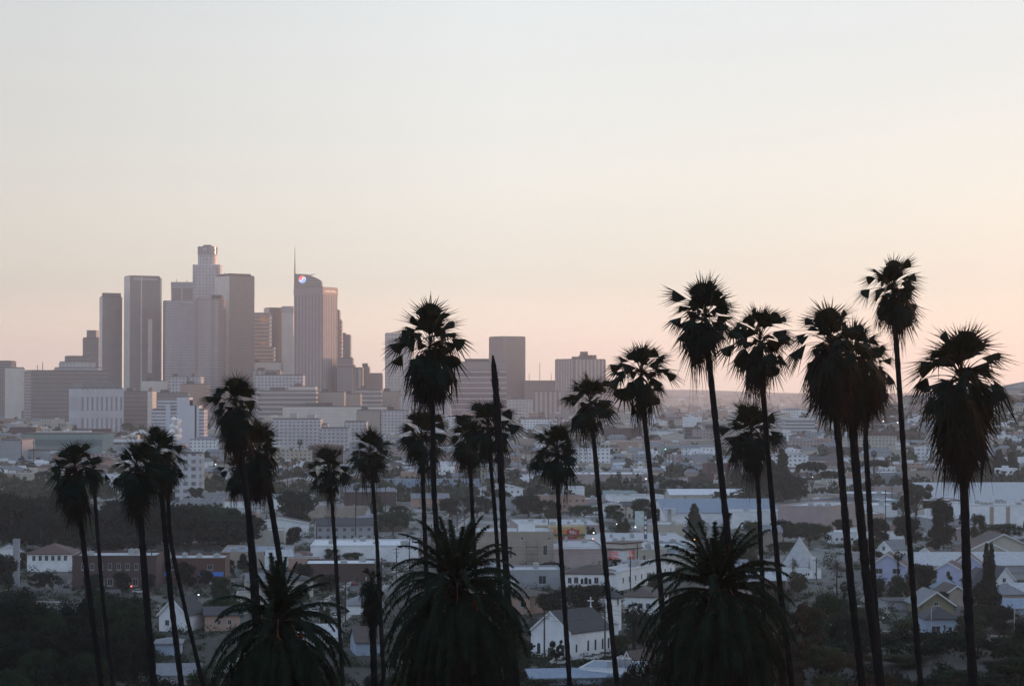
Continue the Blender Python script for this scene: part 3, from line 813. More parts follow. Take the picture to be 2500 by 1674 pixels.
B('house', 'pinkish walled house with dark roof by the leftmost date palm', 'house', (500, 1540), 500, 585, 8, 1502, 'gable', 1482, wall='salmon', roofc='dark', axis='x', dep=12, wins=[('front', .4, 2.4, .9, 1.2), ('front', .7, 2.4, .9, 1.2)])
B('house', 'white gable walled house with dark roof left of the pinkish one', 'house', (455, 1542), 385, 500, -18, 1500, 'gable', 1462, wall='white', roofc='dark', dep=12, wins=[('front', .3, 2.4, 1.1, 1.4)])
B('house', 'low blue painted cottage among the lower left palm trunks', 'house', (378, 1600), 378, 440, 5, 1572, 'hip', 1556, wall='pale blue', roofc='grey', dep=10)
B('house', 'plain house with long grey roof at the bottom left', 'house', (240, 1672), 240, 480, 4, 1650, 'gable', 1622, wall='grey', roofc='grey', axis='x', dep=14)
B('flat_building', 'small pale building in the bottom left corner', 'building', (10, 1655), 6, 52, 4, 1614, wall='white', roofc='light', dep=7, wins=[('front', .5, 3, 1, 1.2)])
B('house', 'brown roofed house between two date palms', 'house', (870, 1600), 828, 930, 10, 1568, 'gable', 1530, wall='pale blue', roofc='brown', axis='x', dep=14)
B('house', 'white roofed lean-to by the shaggy dead palm', 'house', (700, 1580), 690, 830, 6, 1556, 'gable', 1525, wall='white', roofc='light', axis='x', dep=12)
B('house', 'grey roofed house behind the shaggy dead palm', 'house', (850, 1500), 842, 935, 6, 1478, 'hip', 1448, wall='white', roofc='grey', dep=14)
# ================================================================ SKYLINE
G = facade
FA = {
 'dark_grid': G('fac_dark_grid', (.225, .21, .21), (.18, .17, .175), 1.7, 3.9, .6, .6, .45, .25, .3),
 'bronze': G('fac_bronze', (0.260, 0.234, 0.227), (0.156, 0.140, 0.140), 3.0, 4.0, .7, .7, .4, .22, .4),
 'granite_and_lit': G('fac_granite_and_lit', (.64, .59, .53), (.52, .48, .44), 1.6, 3.9, .45, .55, .4, .3, .2),  # on tower flanks its paleness stands in for reflected sky light
 'blueglass': G('fac_blueglass', (.31, .30, .33), (.275, .27, .295), 1.5, 4.1, .75, .75, .3, .2, .5),
 'brownglass': G('fac_brownglass', (.25, .21, .20), (.215, .185, .18), 1.5, 4.1, .75, .75, .35, .25, .4),
 'ribs': G('fac_ribs', (.40, .33, .31), (.17, .145, .145), 6.2, 300, .42, 1, .9, .5, .1, off=2),
 'ribs_fine_lit': G('fac_ribs_fine_lit', (.50, .45, .43), (.20, .18, .18), 4.6, 300, .5, 1, .9, .7, .0),  # finer ribs, wall lightened to paint the sun on the right face
 'bands': G('fac_bands', (.38, .36, .35), (.15, .14, .145), 300, 6.3, 1, .5, .6, .25, .3),
 'grid_white': G('fac_grid_white', (.50, .50, .52), (.11, .11, .13), 5, 4.6, .55, .5, .6, .3, .2),
 'grid_pale': G('fac_grid_pale', (0.520, 0.501, 0.494), (0.247, 0.234, 0.247), 5.5, 5.2, .45, .45, .6, .3, .2),
 'thinbands': G('fac_thinbands', (0.506, 0.460, 0.448), (0.138, 0.115, 0.121), 300, 8.2, 1, .8, .6, .3, .3),
 'ribs_hotel': G('fac_ribs_hotel', (0.437, 0.380, 0.356), (0.149, 0.127, 0.127), 8, 300, .5, 1, .6, .3, .2),
 'cols': G('fac_columns', (0.483, 0.483, 0.506), (0.172, 0.172, 0.196), 6, 26, .4, .66, .7, .4, .1),
 'stripes_dark': G('fac_stripes_dark', (0.221, 0.202, 0.195), (0.143, 0.130, 0.137), 300, 5.5, 1, .35, .6, .3, .2),
 'apart': G('fac_apartment', (.50, .48, .49), (.14, .13, .15), 4, 3.4, .5, .45, .7, .3, .2),
 'balcony': G('fac_balcony', (.55, .56, .60), (.17, .16, .19), 60, 3.5, 1, .5, .7, .3, .2)}
roofm = mat('tower_roof', (.10, .095, .095), .9, .2, .1)
pale_clad = mat('pale_cladding', (.42, .40, .39), .6, .1, .05)
def tower(name, label, l, r, ytop, d, fac, corner=None, yaw=0, dep=40, fac2=None, group=None, cat='skyscraper', base=None):
    """corner: pixel of the nearest vertical edge when the tower is turned; everything above ground stands on the terrain"""
    k = d / F
    ya = math.radians(yaw)
    if yaw == 0: corner = l
    c = at(corner, ytop, d)
    gz = terrain(c.x, d)
    if yaw < 0:
        fw = (corner - l) * k / math.cos(ya); dp = (r - corner) * k / math.sin(-ya); xa, xb = -fw, 0
    elif yaw > 0:
        fw = (r - corner) * k / math.cos(ya); dp = (corner - l) * k / math.sin(ya); xa, xb = 0, fw
    else:
        fw = (r - l) * k; dp = dep; xa, xb = 0, fw
    o = thing(name, label, cat, (c.x, d, gz), ya, group)
    h = c.z - gz
    m = MB()
    m.box(xa, xb, 0, dp, -3, h)
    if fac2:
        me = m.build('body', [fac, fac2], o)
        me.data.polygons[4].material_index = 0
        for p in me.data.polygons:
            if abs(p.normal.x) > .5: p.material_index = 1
    else: m.build('body', fac, o)
    q = MB()
    q.box(xa + 1, xb - 1, 1, dp - 1, h + .01, h + 1.2)
    q.build('roof', roofm, o)
    placed(c.x + (xa + xb) / 2, d + dp / 2, max(fw, dp) * .55)
    return o, xa, xb, dp, h, k
def slab(o, name, x0, x1, y0, y1, z0, z1, m):
    q = MB()
    q.box(x0, x1, y0, y1, z0, z1)
    return q.build(name, m, o)
def masts(o, pts, h):
    for x, y, hh in pts:
        q = MB()
        q.tube([(x, y, h), (x, y, h + hh)], .5, 5)
        q.build('mast', darkm, o)
# left group
o, a, b, dp, h, k = tower('office_tower', 'dark stepped tower just left of the twin towers', 202, 241, 825, 3980, FA['bronze'])
slab(o, 'upper_block', a + 6, b - 5, 3, 30, h + 1.3, h + 13, FA['bronze'])
o, a, b, dp, h, k = tower('skyscraper', 'shorter of the twin dark towers, left of its pair', 239, 295, 725, 3900, FA['dark_grid'], 250, 26, fac2=FA['granite_and_lit'])  # flank brightness from the sky put into its colour
slab(o, 'crown', a + 3, b - 1, 4, dp - 4, h + 1.3, h + 7, mat('tower_band', (.20, .17, .16), .7, .1, .05))
o, a, b, dp, h, k = tower('skyscraper', 'taller twin dark tower, light painted on left flank and right edge', 296, 386, 674, 3860, FA['dark_grid'], 317, 26, fac2=FA['granite_and_lit'])  # left flank painted paler, as if catching the sky
slab(o, 'central_pier', (a + b) * .36, (a + b) * .4, -.9, -.05, 0, h, FA['granite_and_lit'])
slab(o, 'sunlit_edge_strip', b + .01, b + 3.2, 1, dp * .8, 0, h - 2, mat('sunlit_edge_tint', (.5, .45, .4), .3, .05, .05, metal=.5))  # strip added along the right edge, its colour stands in for sunlight
slab(o, 'reflection_panel', (a + b) * .60, (a + b) * .74, -.6, -.05, h * .32, h * .70, FA['granite_and_lit'])  # pale slab that paints a reflection on the front
slab(o, 'sign_band', a + 6, b - 4, -.5, -.05, h - 6, h - 2.5, pale_clad)
o, a, b, dp, h, k = tower('skyscraper', 'narrow dark tower edge beside curved glass tower', 398, 412, 735, 4000, FA['bronze'], dep=30)
# curved tower
k = 3800 / F
c = at(470, 733, 3800)
gz = terrain(c.x, 3800)
o = thing('skyscraper', 'broad curved glass tower in front of the round-topped one', 'skyscraper', (c.x, 3800, gz), 0)
h = c.z - gz
pts = []
for i in range(17):
    t = -1.25 + 2.5 * i / 16
    pts.append((47 * math.sin(t) / math.sin(1.25) - 0, 26 - 40 * math.cos(t) + 6))
pts += [(44, 44), (-44, 44)]
m = MB(); m.prism(pts, -3, h); m.build('body', FA['blueglass'], o)
m = MB(); m.prism([(6, -9), (47.3, 12), (47.3, 45), (6, 45)], -3, h + 3); m.build('wing', FA['brownglass'], o)
slab(o, 'penthouse', 28, 44, 14, 40, h + 3.01, h + 9, roofm)
slab(o, 'sign', -16, 2, -8.6, -8.05, h - 5, h - 2, pale_clad)
o, a, b, dp, h, k = tower('skyscraper', 'dark block with pale top band behind the curved tower', 418, 472, 704, 4150, FA['dark_grid'])
slab(o, 'crown', a - .5, b + .5, -.5, dp + .5, h + .02, h + 11, mat('band_grey', (.33, .33, .35), .6, .1, .05))
slab(o, 'pier', (a + b) * .45, (a + b) * .52, -.8, -.04, 0, h, pale_clad)
masts(o, [(a + 8, 8, 6), (b - 12, 6, 4)], h + 11)
# round topped tower
d = 3980
k = d / F
c = at(502, 596, d)
gz = terrain(c.x, d)
o = thing('skyscraper', 'tallest tower, cylindrical stepped shaft with crown', 'skyscraper', (c.x, d + 25, gz), 0)
H = lambda py: at(502, py, d).z - gz
def circ(r, n=24): return [(r * math.cos(2 * math.pi * i / n + .13), r * math.sin(2 * math.pi * i / n + .13)) for i in range(n)]
m = MB(); m.prism(circ(22.8), -3, H(672)); m.box(-22.5, 22.5, -15, 15, -3, H(645)); m.box(-15, 15, -22.4, 22.4, -3, H(650)); m.build('body', FA['grid_pale'], o)
m = MB(); m.prism(circ(15.9), H(672), H(622)); m.build('shaft', FA['grid_pale'], o)
m = MB(); m.prism(circ(15.9, 20), H(622), H(618)); m.build('balcony_ring', mat('band_grey', (.33, .33, .35)), o)
m = MB(); m.prism(circ(15.6, 20), H(618), H(600)); m.build('crown', FA['blueglass'], o)
for i in range(20):
    t = i * 2 * math.pi / 20
    m = MB(); x, y = 15.9 * math.cos(t), 15.9 * math.sin(t); m.tube([(x, y, H(618)), (x, y, H(600))], .55, 4); m.build('crown_fin', pale_clad, o)
m = MB(); m.prism(circ(7), H(600), H(596)); m.build('cap', roofm, o)
text('us', 7, mat('sign_white', (.7, .7, .7)), o, (-2.5, -17.2, H(607)), 0)
placed(c.x, d, 30)
o, a, b, dp, h, k = tower('skyscraper', 'sharp edged brown slab with lit side painted pale, right of the tallest tower', 518, 617, 673, 3860, FA['brownglass'], 560, 36, fac2=FA['granite_and_lit'])  # left side carries its brighter light as a paler colour
masts(o, [(a + 3, 20, 6), (b - 10, 6, 4), (a + 14, 5, 3)], h)
slab(o, 'penthouse', a + 4, b - 4, 5, dp - 4, h + 1.3, h + 4, roofm)
o, a, b, dp, h, k = tower('office_tower', 'tower of pale horizontal bands with painted warm reflections', 616, 658, 767, 3980, FA['bands'])
slab(o, 'lower_block', b + .01, b + 7, 2, 30, -3, at(660, 848, 3980).z - terrain(0, 3980), FA['bands'])
slab(o, 'crown', a + 1, b - 1, 1, 38, h + 1.3, h + 3, pale_clad)
gl_ = mat('warm_reflection_tint', (.55, .36, .26), .2, .2, .1, metal=.6)  # warm sky reflection put into the pane colour
for z0, z1 in ((h - 12, h - 5), (h - 50, h - 46)): slab(o, 'glazing_reflection', a + 14, b - 3, -.4, -.03, z0, z1, gl_)
o, a, b, dp, h, k = tower('skyscraper', 'dark brown tower with painted lit flank behind the banded one', 641, 689, 752, 4100, FA['brownglass'], 658, 30, fac2=FA['granite_and_lit'])  # lighter flank: sky light painted in
o, a, b, dp, h, k = tower('office_tower', 'slim pale tower with white cap touching the ribbed tower', 688, 716, 764, 3900, FA['granite_and_lit'], dep=30)
slab(o, 'crown', a - .4, b + .4, -.4, 30.4, h + .02, h + 11, pale_clad)
o, a, b, dp, h, k = tower('skyscraper', 'big ribbed tower with sign panel on its right face', 714, 820, 702, 3700, FA['ribs'], 788, -30, fac2=FA['ribs_fine_lit'])
slab(o, 'top_band', a - .5, b + .5, -.5, dp + .5, h - 11, h + .6, mat('ribs_band', (.36, .30, .285), .6, .1, .05))
m = MB()
for i in range(7): m.box(0, .3, dp * (.12 + .11 * i), dp * (.12 + .11 * i + .07), h - 6.5, h - 4.2 + (i % 3) * .5)
m.build('sign', mat('sign_sunlit_pink', (.75, .6, .55), .5, 0, emit=(1, .75, .62), estr=.06), o, (b + .55, 0, 0))  # pink sunlight on the sign put into its colour and faint glow
# spire tower behind
d = 4050
k = d / F
c = at(719, 700, d)
gz = terrain(c.x, d)
o = thing('skyscraper', 'glass sail crowned tower with spire and round lit emblem', 'skyscraper', (c.x, d, gz), 0)
Z = lambda py: at(720, py, d).z - gz
X = lambda px: (px - 719) * k
m = MB(); m.poly_y([(0, -3), (X(788), -3), (X(788), Z(702)), (0, Z(702))], 0, 36); m.build('body', FA['dark_grid'], o)
m = MB(); m.poly_y([(X(720), Z(702)), (X(787), Z(702)), (X(784), Z(685)), (X(776), Z(680)), (X(762), Z(674)), (X(750), Z(669.5)), (X(720), Z(668))], 1, 33); m.build('crown', G('fac_crown_glass', (.26, .27, .26), (.13, .14, .14), 3.1, 4.3, .6, .6, .4, .2, .4), o)
m = MB(); m.tube([(X(719.3), 4, Z(705)), (X(719.3), 4, Z(668)), (X(719.3), 4, Z(600))], [1.5, 1.1, .25], 6); m.build('spire', darkm, o)
m = MB(); m.tube([(X(752), 3, Z(673)), (X(768), 3, Z(669))], .6, 5); m.tube([(X(757), 3, Z(674)), (X(757), 3, Z(670))], .5, 5); m.build('window_crane', darkm, o)
R = 9 * k
cx, cz = X(738), Z(682)
def disc(r, n=28, x=0, z=0, a0=0, a1=360): return [(x + r * math.cos(math.radians(a0 + (a1 - a0) * i / n)), z + r * math.sin(math.radians(a0 + (a1 - a0) * i / n))) for i in range(n + (a1 - a0 < 360))]
lw = mat('emblem_white', (.6, .65, .8), .5, 0, emit=(.80, .86, 1), estr=.22)
lr = mat('emblem_red', (.7, .15, .12), .5, 0, emit=(1, .17, .13), estr=.22)
lb = mat('emblem_blue', (.2, .35, .7), .5, 0, emit=(.28, .5, 1), estr=.22)
m = MB(); m.poly_y(disc(R), .2, .9); eo = m.build('emblem', lw, o, (cx, 0, cz)); eo.location.y = -.3
red = disc(R * .97, 20, 0, 0, 22, 172) + disc(R * .36, 10, -R * .50, R * .06, 185, 345) + [(-R * .02, R * .42), (R * .25, R * .62), (R * .6, R * .55)]
m = MB(); m.poly_y(red, -.2, .19); m.build('red_half', lr, eo)
blue = [(-x, -z) for x, z in red]
m = MB(); m.poly_y(blue, -.2, .19); m.build('blue_half', lb, eo)
# right of the cluster
for l, r, t, d, f, lab in ((819, 829, 758, 3850, 'brownglass', 'thin stepped tower peeking right of the ribbed tower'), (828, 834, 782, 3860, 'bands', 'narrow lower step right of the thin stepped tower'),
    (832, 855, 818, 3950, 'brownglass', 'slant topped dark tower right of the ribbed tower'), (823, 861, 874, 3700, 'dark_grid', 'dark mid rise with projecting cornice right of ribbed tower'),
    (856, 885, 898, 3720, 'ribs_hotel', 'pale ribbed mid rise left of the gap in the skyline'), (884, 901, 896, 3760, 'bronze', 'dark mid rise with stepped roof before the skyline gap'),
    (901, 933, 912, 3780, 'brownglass', 'low dark block at the skyline gap'), (1280, 1356, 930, 4300, 'bronze', 'low grey block with masts between two big blocks'),
    (1301, 1372, 956, 4100, 'ribs_hotel', 'white ribbed low block under the mast')):
    o, a, b, dp, h, k = tower('office_tower', lab, l, r, t, d, FA[f], dep=30, cat='office tower')
    if l == 832: slab(o, 'penthouse', a, a + (b - a) * .5, 1, 28, h + 1.3, h + 4, FA['brownglass'])
    if l == 823: slab(o, 'cornice', a - 1, b + 3, -1, 31, h - 14, h - 10, FA['bronze'])
    if l == 884: slab(o, 'penthouse', a, a + 8, 2, 20, h + 1.3, h + 6, roofm)
    if l == 1280: masts(o, [(X(1318) - X(1280), 5, 32), (X(1292) - X(1280), 5, 14), (X(1346) - X(1280), 5, 14)], h)
tower('skyscraper', 'gridded pale tower half hidden by the skirted palm', 940, 1006, 814, 4000, FA['grid_pale'])
o, a, b, dp, h, k = tower('office_block', 'wide block of thin horizontal bands behind the leafless palm', 1101, 1237, 884, 3700, FA['thinbands'], dep=30)
slab(o, 'top_band', a - .5, b + .5, -.5, 30.5, h - 10, h + .5, mat('band_warm', (.28, .25, .24), .6, .1, .05))
slab(o, 'penthouse', X(1135) - X(1101), b * .68, 4, 26, h + .52, h + 5.5, roofm)
o, a, b, dp, h, k = tower('skyscraper', 'plain brown slab tower right of the leafless palm', 1193, 1283, 822, 4300, FA['brownglass'], 1229, 30, fac2=mat('slab_flank', (.20, .165, .155), .5, .1, .05))
o, a, b, dp, h, k = tower('hotel_block', 'ribbed flat topped hotel block with small roof boxes', 1356, 1481, 877, 4200, FA['ribs_hotel'], 1401, 34, fac2=FA['ribs_hotel'])
for u, w_, hh in ((.12, .12, 5), (.34, .22, 8), (.38, .1, 14), (.62, .13, 8)): slab(o, 'roof_box', b * u, b * (u + w_), 4, 18, h + 1.3, h + hh, roofm)
# left edge blocks
tower('office_block', 'grey tower block cut by the left edge', -20, 26, 882, 3500, FA['bronze'])
tower('office_block', 'pale office block second from left edge', 12, 52, 898, 3400, FA['granite_and_lit'], dep=25)
o, a, b, dp, h, k = tower('office_block', 'long dark slab block with fine horizontal stripes', 50, 248, 905, 3200, FA['stripes_dark'], 76, 30, fac2=FA['bronze'])
masts(o, [(X(88) * 0 + 12, 10, 8), (20, 12, 12)], h)
o, a, b, dp, h, k = tower('public_hall', 'pale stone hall with tall window columns before dark slab', 148, 295, 948, 2950, FA['cols'], 200, 25, cat='public building')
slab(o, 'attic', a + 4, b - 4, 4, dp - 4, h + 1.3, h + 7, mat('hall_attic', (.20, .20, .20), .8))
tower('public_hall', 'cream stepped building rising behind the dark slab', 132, 240, 898, 3600, mat('stone_cream', (.40, .40, .39), .8, .1, .05), cat='public building')
tower('public_hall', 'windowed upper tier of the cream stepped building', 144, 222, 884, 3620, FA['grid_pale'], cat='public building')
tower('public_hall', 'dark top tier of the cream stepped building', 158, 212, 870, 3640, FA['bronze'], cat='public building')
BL = [(294, 360, 956, 3050, 'stripes_dark', 'dark banded block right of the pale stone hall'), (345, 400, 930, 3500, 'granite_and_lit', 'pale low block with white gable end under twin towers'),
 (360, 372, 955, 3000, 'granite_and_lit', 'narrow pale stair tower between dark banded blocks'), (372, 460, 960, 3150, 'stripes_dark', 'low dark banded block behind the white stepped flats'),
 (412, 454, 920, 3450, 'grid_white', 'white gridded block beneath the curved tower'), (461, 490, 920, 3460, 'grid_white', 'small white gridded block right of its larger twin'),
 (441, 505, 938, 3350, 'salmon', 'salmon block in front of the curved tower'), (585, 690, 885, 3900, 'granite_and_lit', 'pale hazy block at the foot of the sharp slab'),
 (612, 684, 905, 3750, 'ribs_hotel', 'hazy ribbed block at the foot of the banded tower'), (621, 740, 916, 3400, 'grid_white', 'white office block with square windows before ribbed tower'),
 (630, 772, 954, 3250, 'bands', 'low white deck building under the white office block'), (705, 770, 944, 3300, 'granite_and_lit', 'plain pale wall right of the white office block'),
 (770, 840, 958, 3300, 'cream', 'beige museum like block with slanted top'), (838, 880, 962, 3350, 'cream', 'beige flat block right of the slanted museum'),
 (868, 930, 950, 3500, 'bands', 'pale banded block under the skyline gap'), (925, 980, 956, 3550, 'cream', 'beige wedge building left of the skirted palm skirt'),
 (975, 1100, 965, 3500, 'apart', 'white long building behind the skirted palm trunk'), (1395, 1440, 925, 4600, 'ribs_hotel', 'hazy ribbed tower half behind the fan palm crown'),
 (1235, 1300, 975, 3900, 'grid_pale', 'hazy gridded block under the brown slab tower'), (690, 960, 993, 2900, 'granite_and_lit', 'long pale viaduct like wall under the deck building'),
 (930, 1000, 1003, 2700, 'apart', 'pale apartment row with small windows near skirted palm trunk'), (1010, 1080, 1000, 2750, 'grid_pale', 'pale gridded hostel between palm trunks'),
 (870, 928, 1002, 2700, 'cream', 'cream house block left of the pale apartment row')]
FA['salmon'] = mat('wall_salmon_far', (.38, .25, .20), .8, .1, .05)
FA['cream'] = mat('wall_beige_far', (.36, .31, .27), .8, .12, .05)
for l, r, t, d, f, lab in BL:
    o, a, b, dp, h, k = tower('office_block', lab, l, r, t, d, FA[f], dep=35, cat='office block')
    slab(o, 'penthouse', a + (b - a) * .2, a + (b - a) * .45, 6, 22, h + 1.3, h + 5, roofm)
# white stepped flats and apartments
o, a, b, dp, h, k = tower('apartment_block', 'white stepped apartment slabs with balcony rows', 370, 498, 1000, 2500, FA['balcony'], dep=30, cat='apartment block')
for l, r, t in ((384, 462, 976), (432, 462, 970), (462, 486, 990), (405, 416, 986), (476, 480, 990)):
    k = 2500 / F
    slab(o, 'upper_block', (l - 370) * k, (r - 370) * k, -1.2 if r - l < 40 else 1, 28, 0 if r - l < 40 else h + 1.3, at(400, t, 2500).z - o.location.z, FA['balcony'] if r - l > 40 else mat('pier_white', (.55, .56, .60), .8, .05, .1))
o, a, b, dp, h, k = tower('apartment_block', 'white apartment block with window columns right of bushy palms', 664, 782, 1024, 2300, FA['apart'], dep=30, cat='apartment block')
slab(o, 'lift_tower', 17, 24, 2, 10, h + 1.3, h + 6, pale_clad); slab(o, 'lift_tower', 33, 41, 2, 10, h + 1.3, h + 5, pale_clad)
tower('apartment_block', 'lower white block with stepped terraces beside window columns', 780, 850, 1046, 2250, FA['apart'], dep=30, cat='apartment block')
tower('apartment_block', 'brick toned apartment end beyond the white block', 740, 800, 1036, 2320, FA['grid_pale'], dep=20, cat='apartment block')
tower('apartment_block', 'pale windowed apartment row behind white terraces', 840, 895, 1030, 2450, FA['apart'], dep=25, cat='apartment block')
for l, r, t, d, lab, c in ((50, 250, 1060, 2150, 'blue green two band depot right of the red signals', 'green grey'), (0, 52, 1075, 2050, 'low depot under the red signals', 'grey'), (-10, 150, 1100, 2080, 'pale grey warehouse along the left edge', 'grey'), (150, 330, 1112, 2060, 'pale warehouse behind left shaggy palms', 'white')):
    o, a, b, dp, h, k = tower('warehouse', lab, l, r, t, d, wm(c), dep=60, cat='warehouse')
    for i in range(7): slab(o, 'dock_door', a + (b - a) * (i + .3) / 7, a + (b - a) * (i + .7) / 7, -.1, -.004, .2, min(4.5, h * .6), darkm)
    if l == 50: slab(o, 'cladding_band', a, b, -.15, -.004, h * .55, h * .8, mat('teal_band', (.12, .17, .18)))
tower('apartment_block', 'pale block with four windows right of bushy twin palms', 428, 490, 1108, 1500, FA['grid_white'], dep=18, cat='apartment block')
# steam
m = MB()
rs_ = random.Random(5)
sp = at(430, 1066, 2350)
for i in range(26):
    c = (rs_.uniform(-4, 4), rs_.uniform(-3, 3), rs_.uniform(0, 17))
    r = rs_.uniform(1.5, 3.2)
    m.prism([(c[0] + r * .6 * math.cos(t), c[1] + r * .6 * math.sin(t)) for t in [q * math.pi / 4 for q in range(8)]], c[2] - r, c[2], 0, [(c[0] + r * math.cos(t), c[1] + r * math.sin(t)) for t in [q * math.pi / 4 for q in range(8)]])
    m.prism([(c[0] + r * math.cos(t), c[1] + r * math.sin(t)) for t in [q * math.pi / 4 for q in range(8)]], c[2], c[2] + r * .9, 0, [(c[0] + r * .4 * math.cos(t), c[1] + r * .4 * math.sin(t)) for t in [q * math.pi / 4 for q in range(8)]])
tag(m.build('steam', mat('steam_white', (.8, .78, .76), 1, .05), None, (sp.x, sp.y, sp.z)), 'puff of pale steam rising before the white stepped flats', 'steam', kind='stuff')
# ================================================================ SIGNS, POLES, LAMPS
p = at(1634, 1283, hit(1634, 1286))
bb = thing('billboard', 'white square billboard with small red emblem on thick pale pole', 'billboard', (p.x, p.y, 0))
kk = p.y / F
m = MB(); m.tube([(0, 0, 0), (0, 0, 9)], .95, 12); m.build('pole', pale_clad, bb)
z0, z1 = at(1634, 1255, p.y).z, at(1634, 1240, p.y).z
m = MB(); m.box(-14 * kk, 15 * kk, -.5, .5, z0, z1); m.build('panel', mat('sign_pale', (.6, .62, .64), .5), bb)
m = MB(); m.tube([(0, 0, 8.9), (0, 0, z0 - .01)], .95, 12); m.build('column', pale_clad, bb)
text('Bank of America', 3.0 * kk * 1.05, mat('sign_slate', (.12, .13, .17)), bb, (.3 * kk, -.56, z0 + (z1 - z0) * .72))
m = MB()
for i in range(4): m.add([(-2.6 * kk + i * kk * 1.2, -.56, z0 + 1.3), (-1.8 * kk + i * kk * 1.2, -.56, z0 + 1.2), (-.6 * kk + i * kk * 1.2, -.56, z0 + 2.2), (-1.4 * kk + i * kk * 1.2, -.56, z0 + 2.3)], [(0, 1, 2, 3)])
m.build('emblem', mat('emblem_dark_red', (.25, .04, .07)), bb)
p = at(1799, 1244, hit(1799, 1246))
bb = thing('billboard', 'black billboard with yellow oval picture above the blue grey roof', 'billboard', (p.x, p.y, 0))
kk = p.y / F
z0, z1 = at(1799, 1236, p.y).z, at(1799, 1216, p.y).z
m = MB(); m.tube([(0, 0, -1), (0, 0, z0)], .5, 10); m.build('pole', metalm, bb)
m = MB(); m.box(-23 * kk, 23 * kk, -.4, .4, z0, z1); m.build('panel', mat('panel_black', (.03, .03, .04), .5), bb)
m = MB(); m.poly_y([(8 * kk + 13.5 * kk * math.cos(t), (z0 + z1) / 2 + (z1 - z0) * .49 * math.sin(t)) for t in [q * math.pi / 10 for q in range(20)]], -.5, -.404); m.build('oval', mat('oval_yellow', (.40, .38, .10)), bb)
m = MB(); m.box(4 * kk, 12 * kk, -.55, -.504, z0 + 1.2, z1 - 1); m.build('figure', mat('figure_violet', (.12, .10, .2)), bb)
m = MB()
for i, (u0, u1) in enumerate(((-21, -15), (-21, -9), (-20, -9))): m.box(u0 * kk, u1 * kk, -.48, -.404, z1 - 1.4 - i * 1.5 - .8, z1 - 1.4 - i * 1.5)
m.build('lettering', mat('sign_white', (.7, .7, .7)), bb)
woodm = mat('pole_wood', (.045, .035, .03), .9, .3, 2)
POLES = {}
def utility_pole(px, ytop, ybase, d=None, lab=None, arms=2, key=None):
    d = d or hit(px, ybase)
    p = at(px, ybase, d)
    z = terrain(p.x, p.y)
    h = at(px, ytop, d).z - z
    o = thing('utility_pole', lab or 'wooden utility pole with crossarm ' + place_words(p.x, p.y, z), 'utility pole', (p.x, p.y, z), .3, 'utility poles')
    if not lab: LAB.append(o)
    m = MB(); m.tube([(0, 0, -1), (0, 0, h)], [.2 + d * 6e-5, .14 + d * 6e-5], 7); m.build('pole', woodm, o)
    for i in range(arms):
        m = MB(); m.box(-1.25, 1.25, -.2, -.06, h - .9 - i * 1.3, h - .74 - i * 1.3)
        ca = m.build('crossarm', woodm, o)
        m = MB()
        for q in (-1.1, -.6, .6, 1.1): m.tube([(q, -.13, h - .73 - i * 1.3), (q, -.13, h - .52 - i * 1.3)], .06, 5)
        m.build('insulator', metalm, ca)
    if key: POLES[key] = Vector((p.x, p.y, z + h))
    return o
utility_pole(1329, 1488, 1626, lab='dark utility pole in front of the white church facade', key='a')
utility_pole(1477, 1472, 1612, lab='dark utility pole standing before the church side windows', key='b')
utility_pole(1539, 1357, 1464, lab='utility pole crossing the long white apartment wing', arms=1, key='c')
utility_pole(1472, 1331, 1440, lab='utility pole in front of the store tower', arms=1, key='d')
utility_pole(1556, 1326, 1384, lab='utility pole right of the corner drugstore signs', arms=1)
utility_pole(1339, 1242, 1302, lab='thin pole above the yellow shopfront', arms=0)
for px, t, b in ((690, 1130, 1200), (702, 1128, 1198), (713, 1125, 1198), (729, 1130, 1200), (742, 1128, 1200), (636, 1190, 1240), (929, 1162, 1200), (1008, 1120, 1150), (941, 1185, 1270), (1004, 1190, 1210), (500, 1235, 1305),
    (868, 1230, 1335), (867, 1265, 1300), (773, 1275, 1335), (843, 1186, 1250), (721, 1250, 1280), (1250, 1096, 1135), (1258, 1094, 1140), (1270, 1092, 1130), (1284, 1090, 1140), (1298, 1092, 1128), (1265, 1125, 1182), (1643, 1100, 1150),
    (1634, 1108, 1160), (1672, 1210, 1250), (1706, 1228, 1262), (1845, 1246, 1275), (1971, 1150, 1225), (2050, 1160, 1260), (2178, 1160, 1225), (2162, 1195, 1290), (2386, 1150, 1182), (2402, 1156, 1185), (2458, 1162, 1222), (2478, 1168, 1220),
    (2447, 1190, 1222), (2416, 1206, 1226), (2398, 1215, 1226), (2138, 1120, 1150), (1724, 1128, 1168), (1810, 1120, 1175), (52, 1075, 1150), (82, 1075, 1150), (370, 1330, 1430), (365, 1150, 1210), (1936, 1360, 1420), (1993, 1362, 1415), (1528, 1232, 1290), (1660, 1110, 1180)):
    utility_pole(px, t, b, arms=1 if px % 2 else 2)
wm_ = mat('wire', (.03, .03, .03), .8, 0)
def wire(a, b, lab, dz=0, dx=0):
    m = MB()
    pts = [a.lerp(b, i / 12) + Vector((dx, 0, dz - .9 * 4 * (i / 12) * (1 - i / 12))) for i in range(13)]
    o = pts[0].copy()
    m.tube([q - o for q in pts], .035, 3)
    tag(m.build('power_line', wm_, None, o), lab, 'power line', 'power lines')
lft, rgt = Vector((-35, 640, 11)), Vector((75, 585, 11))
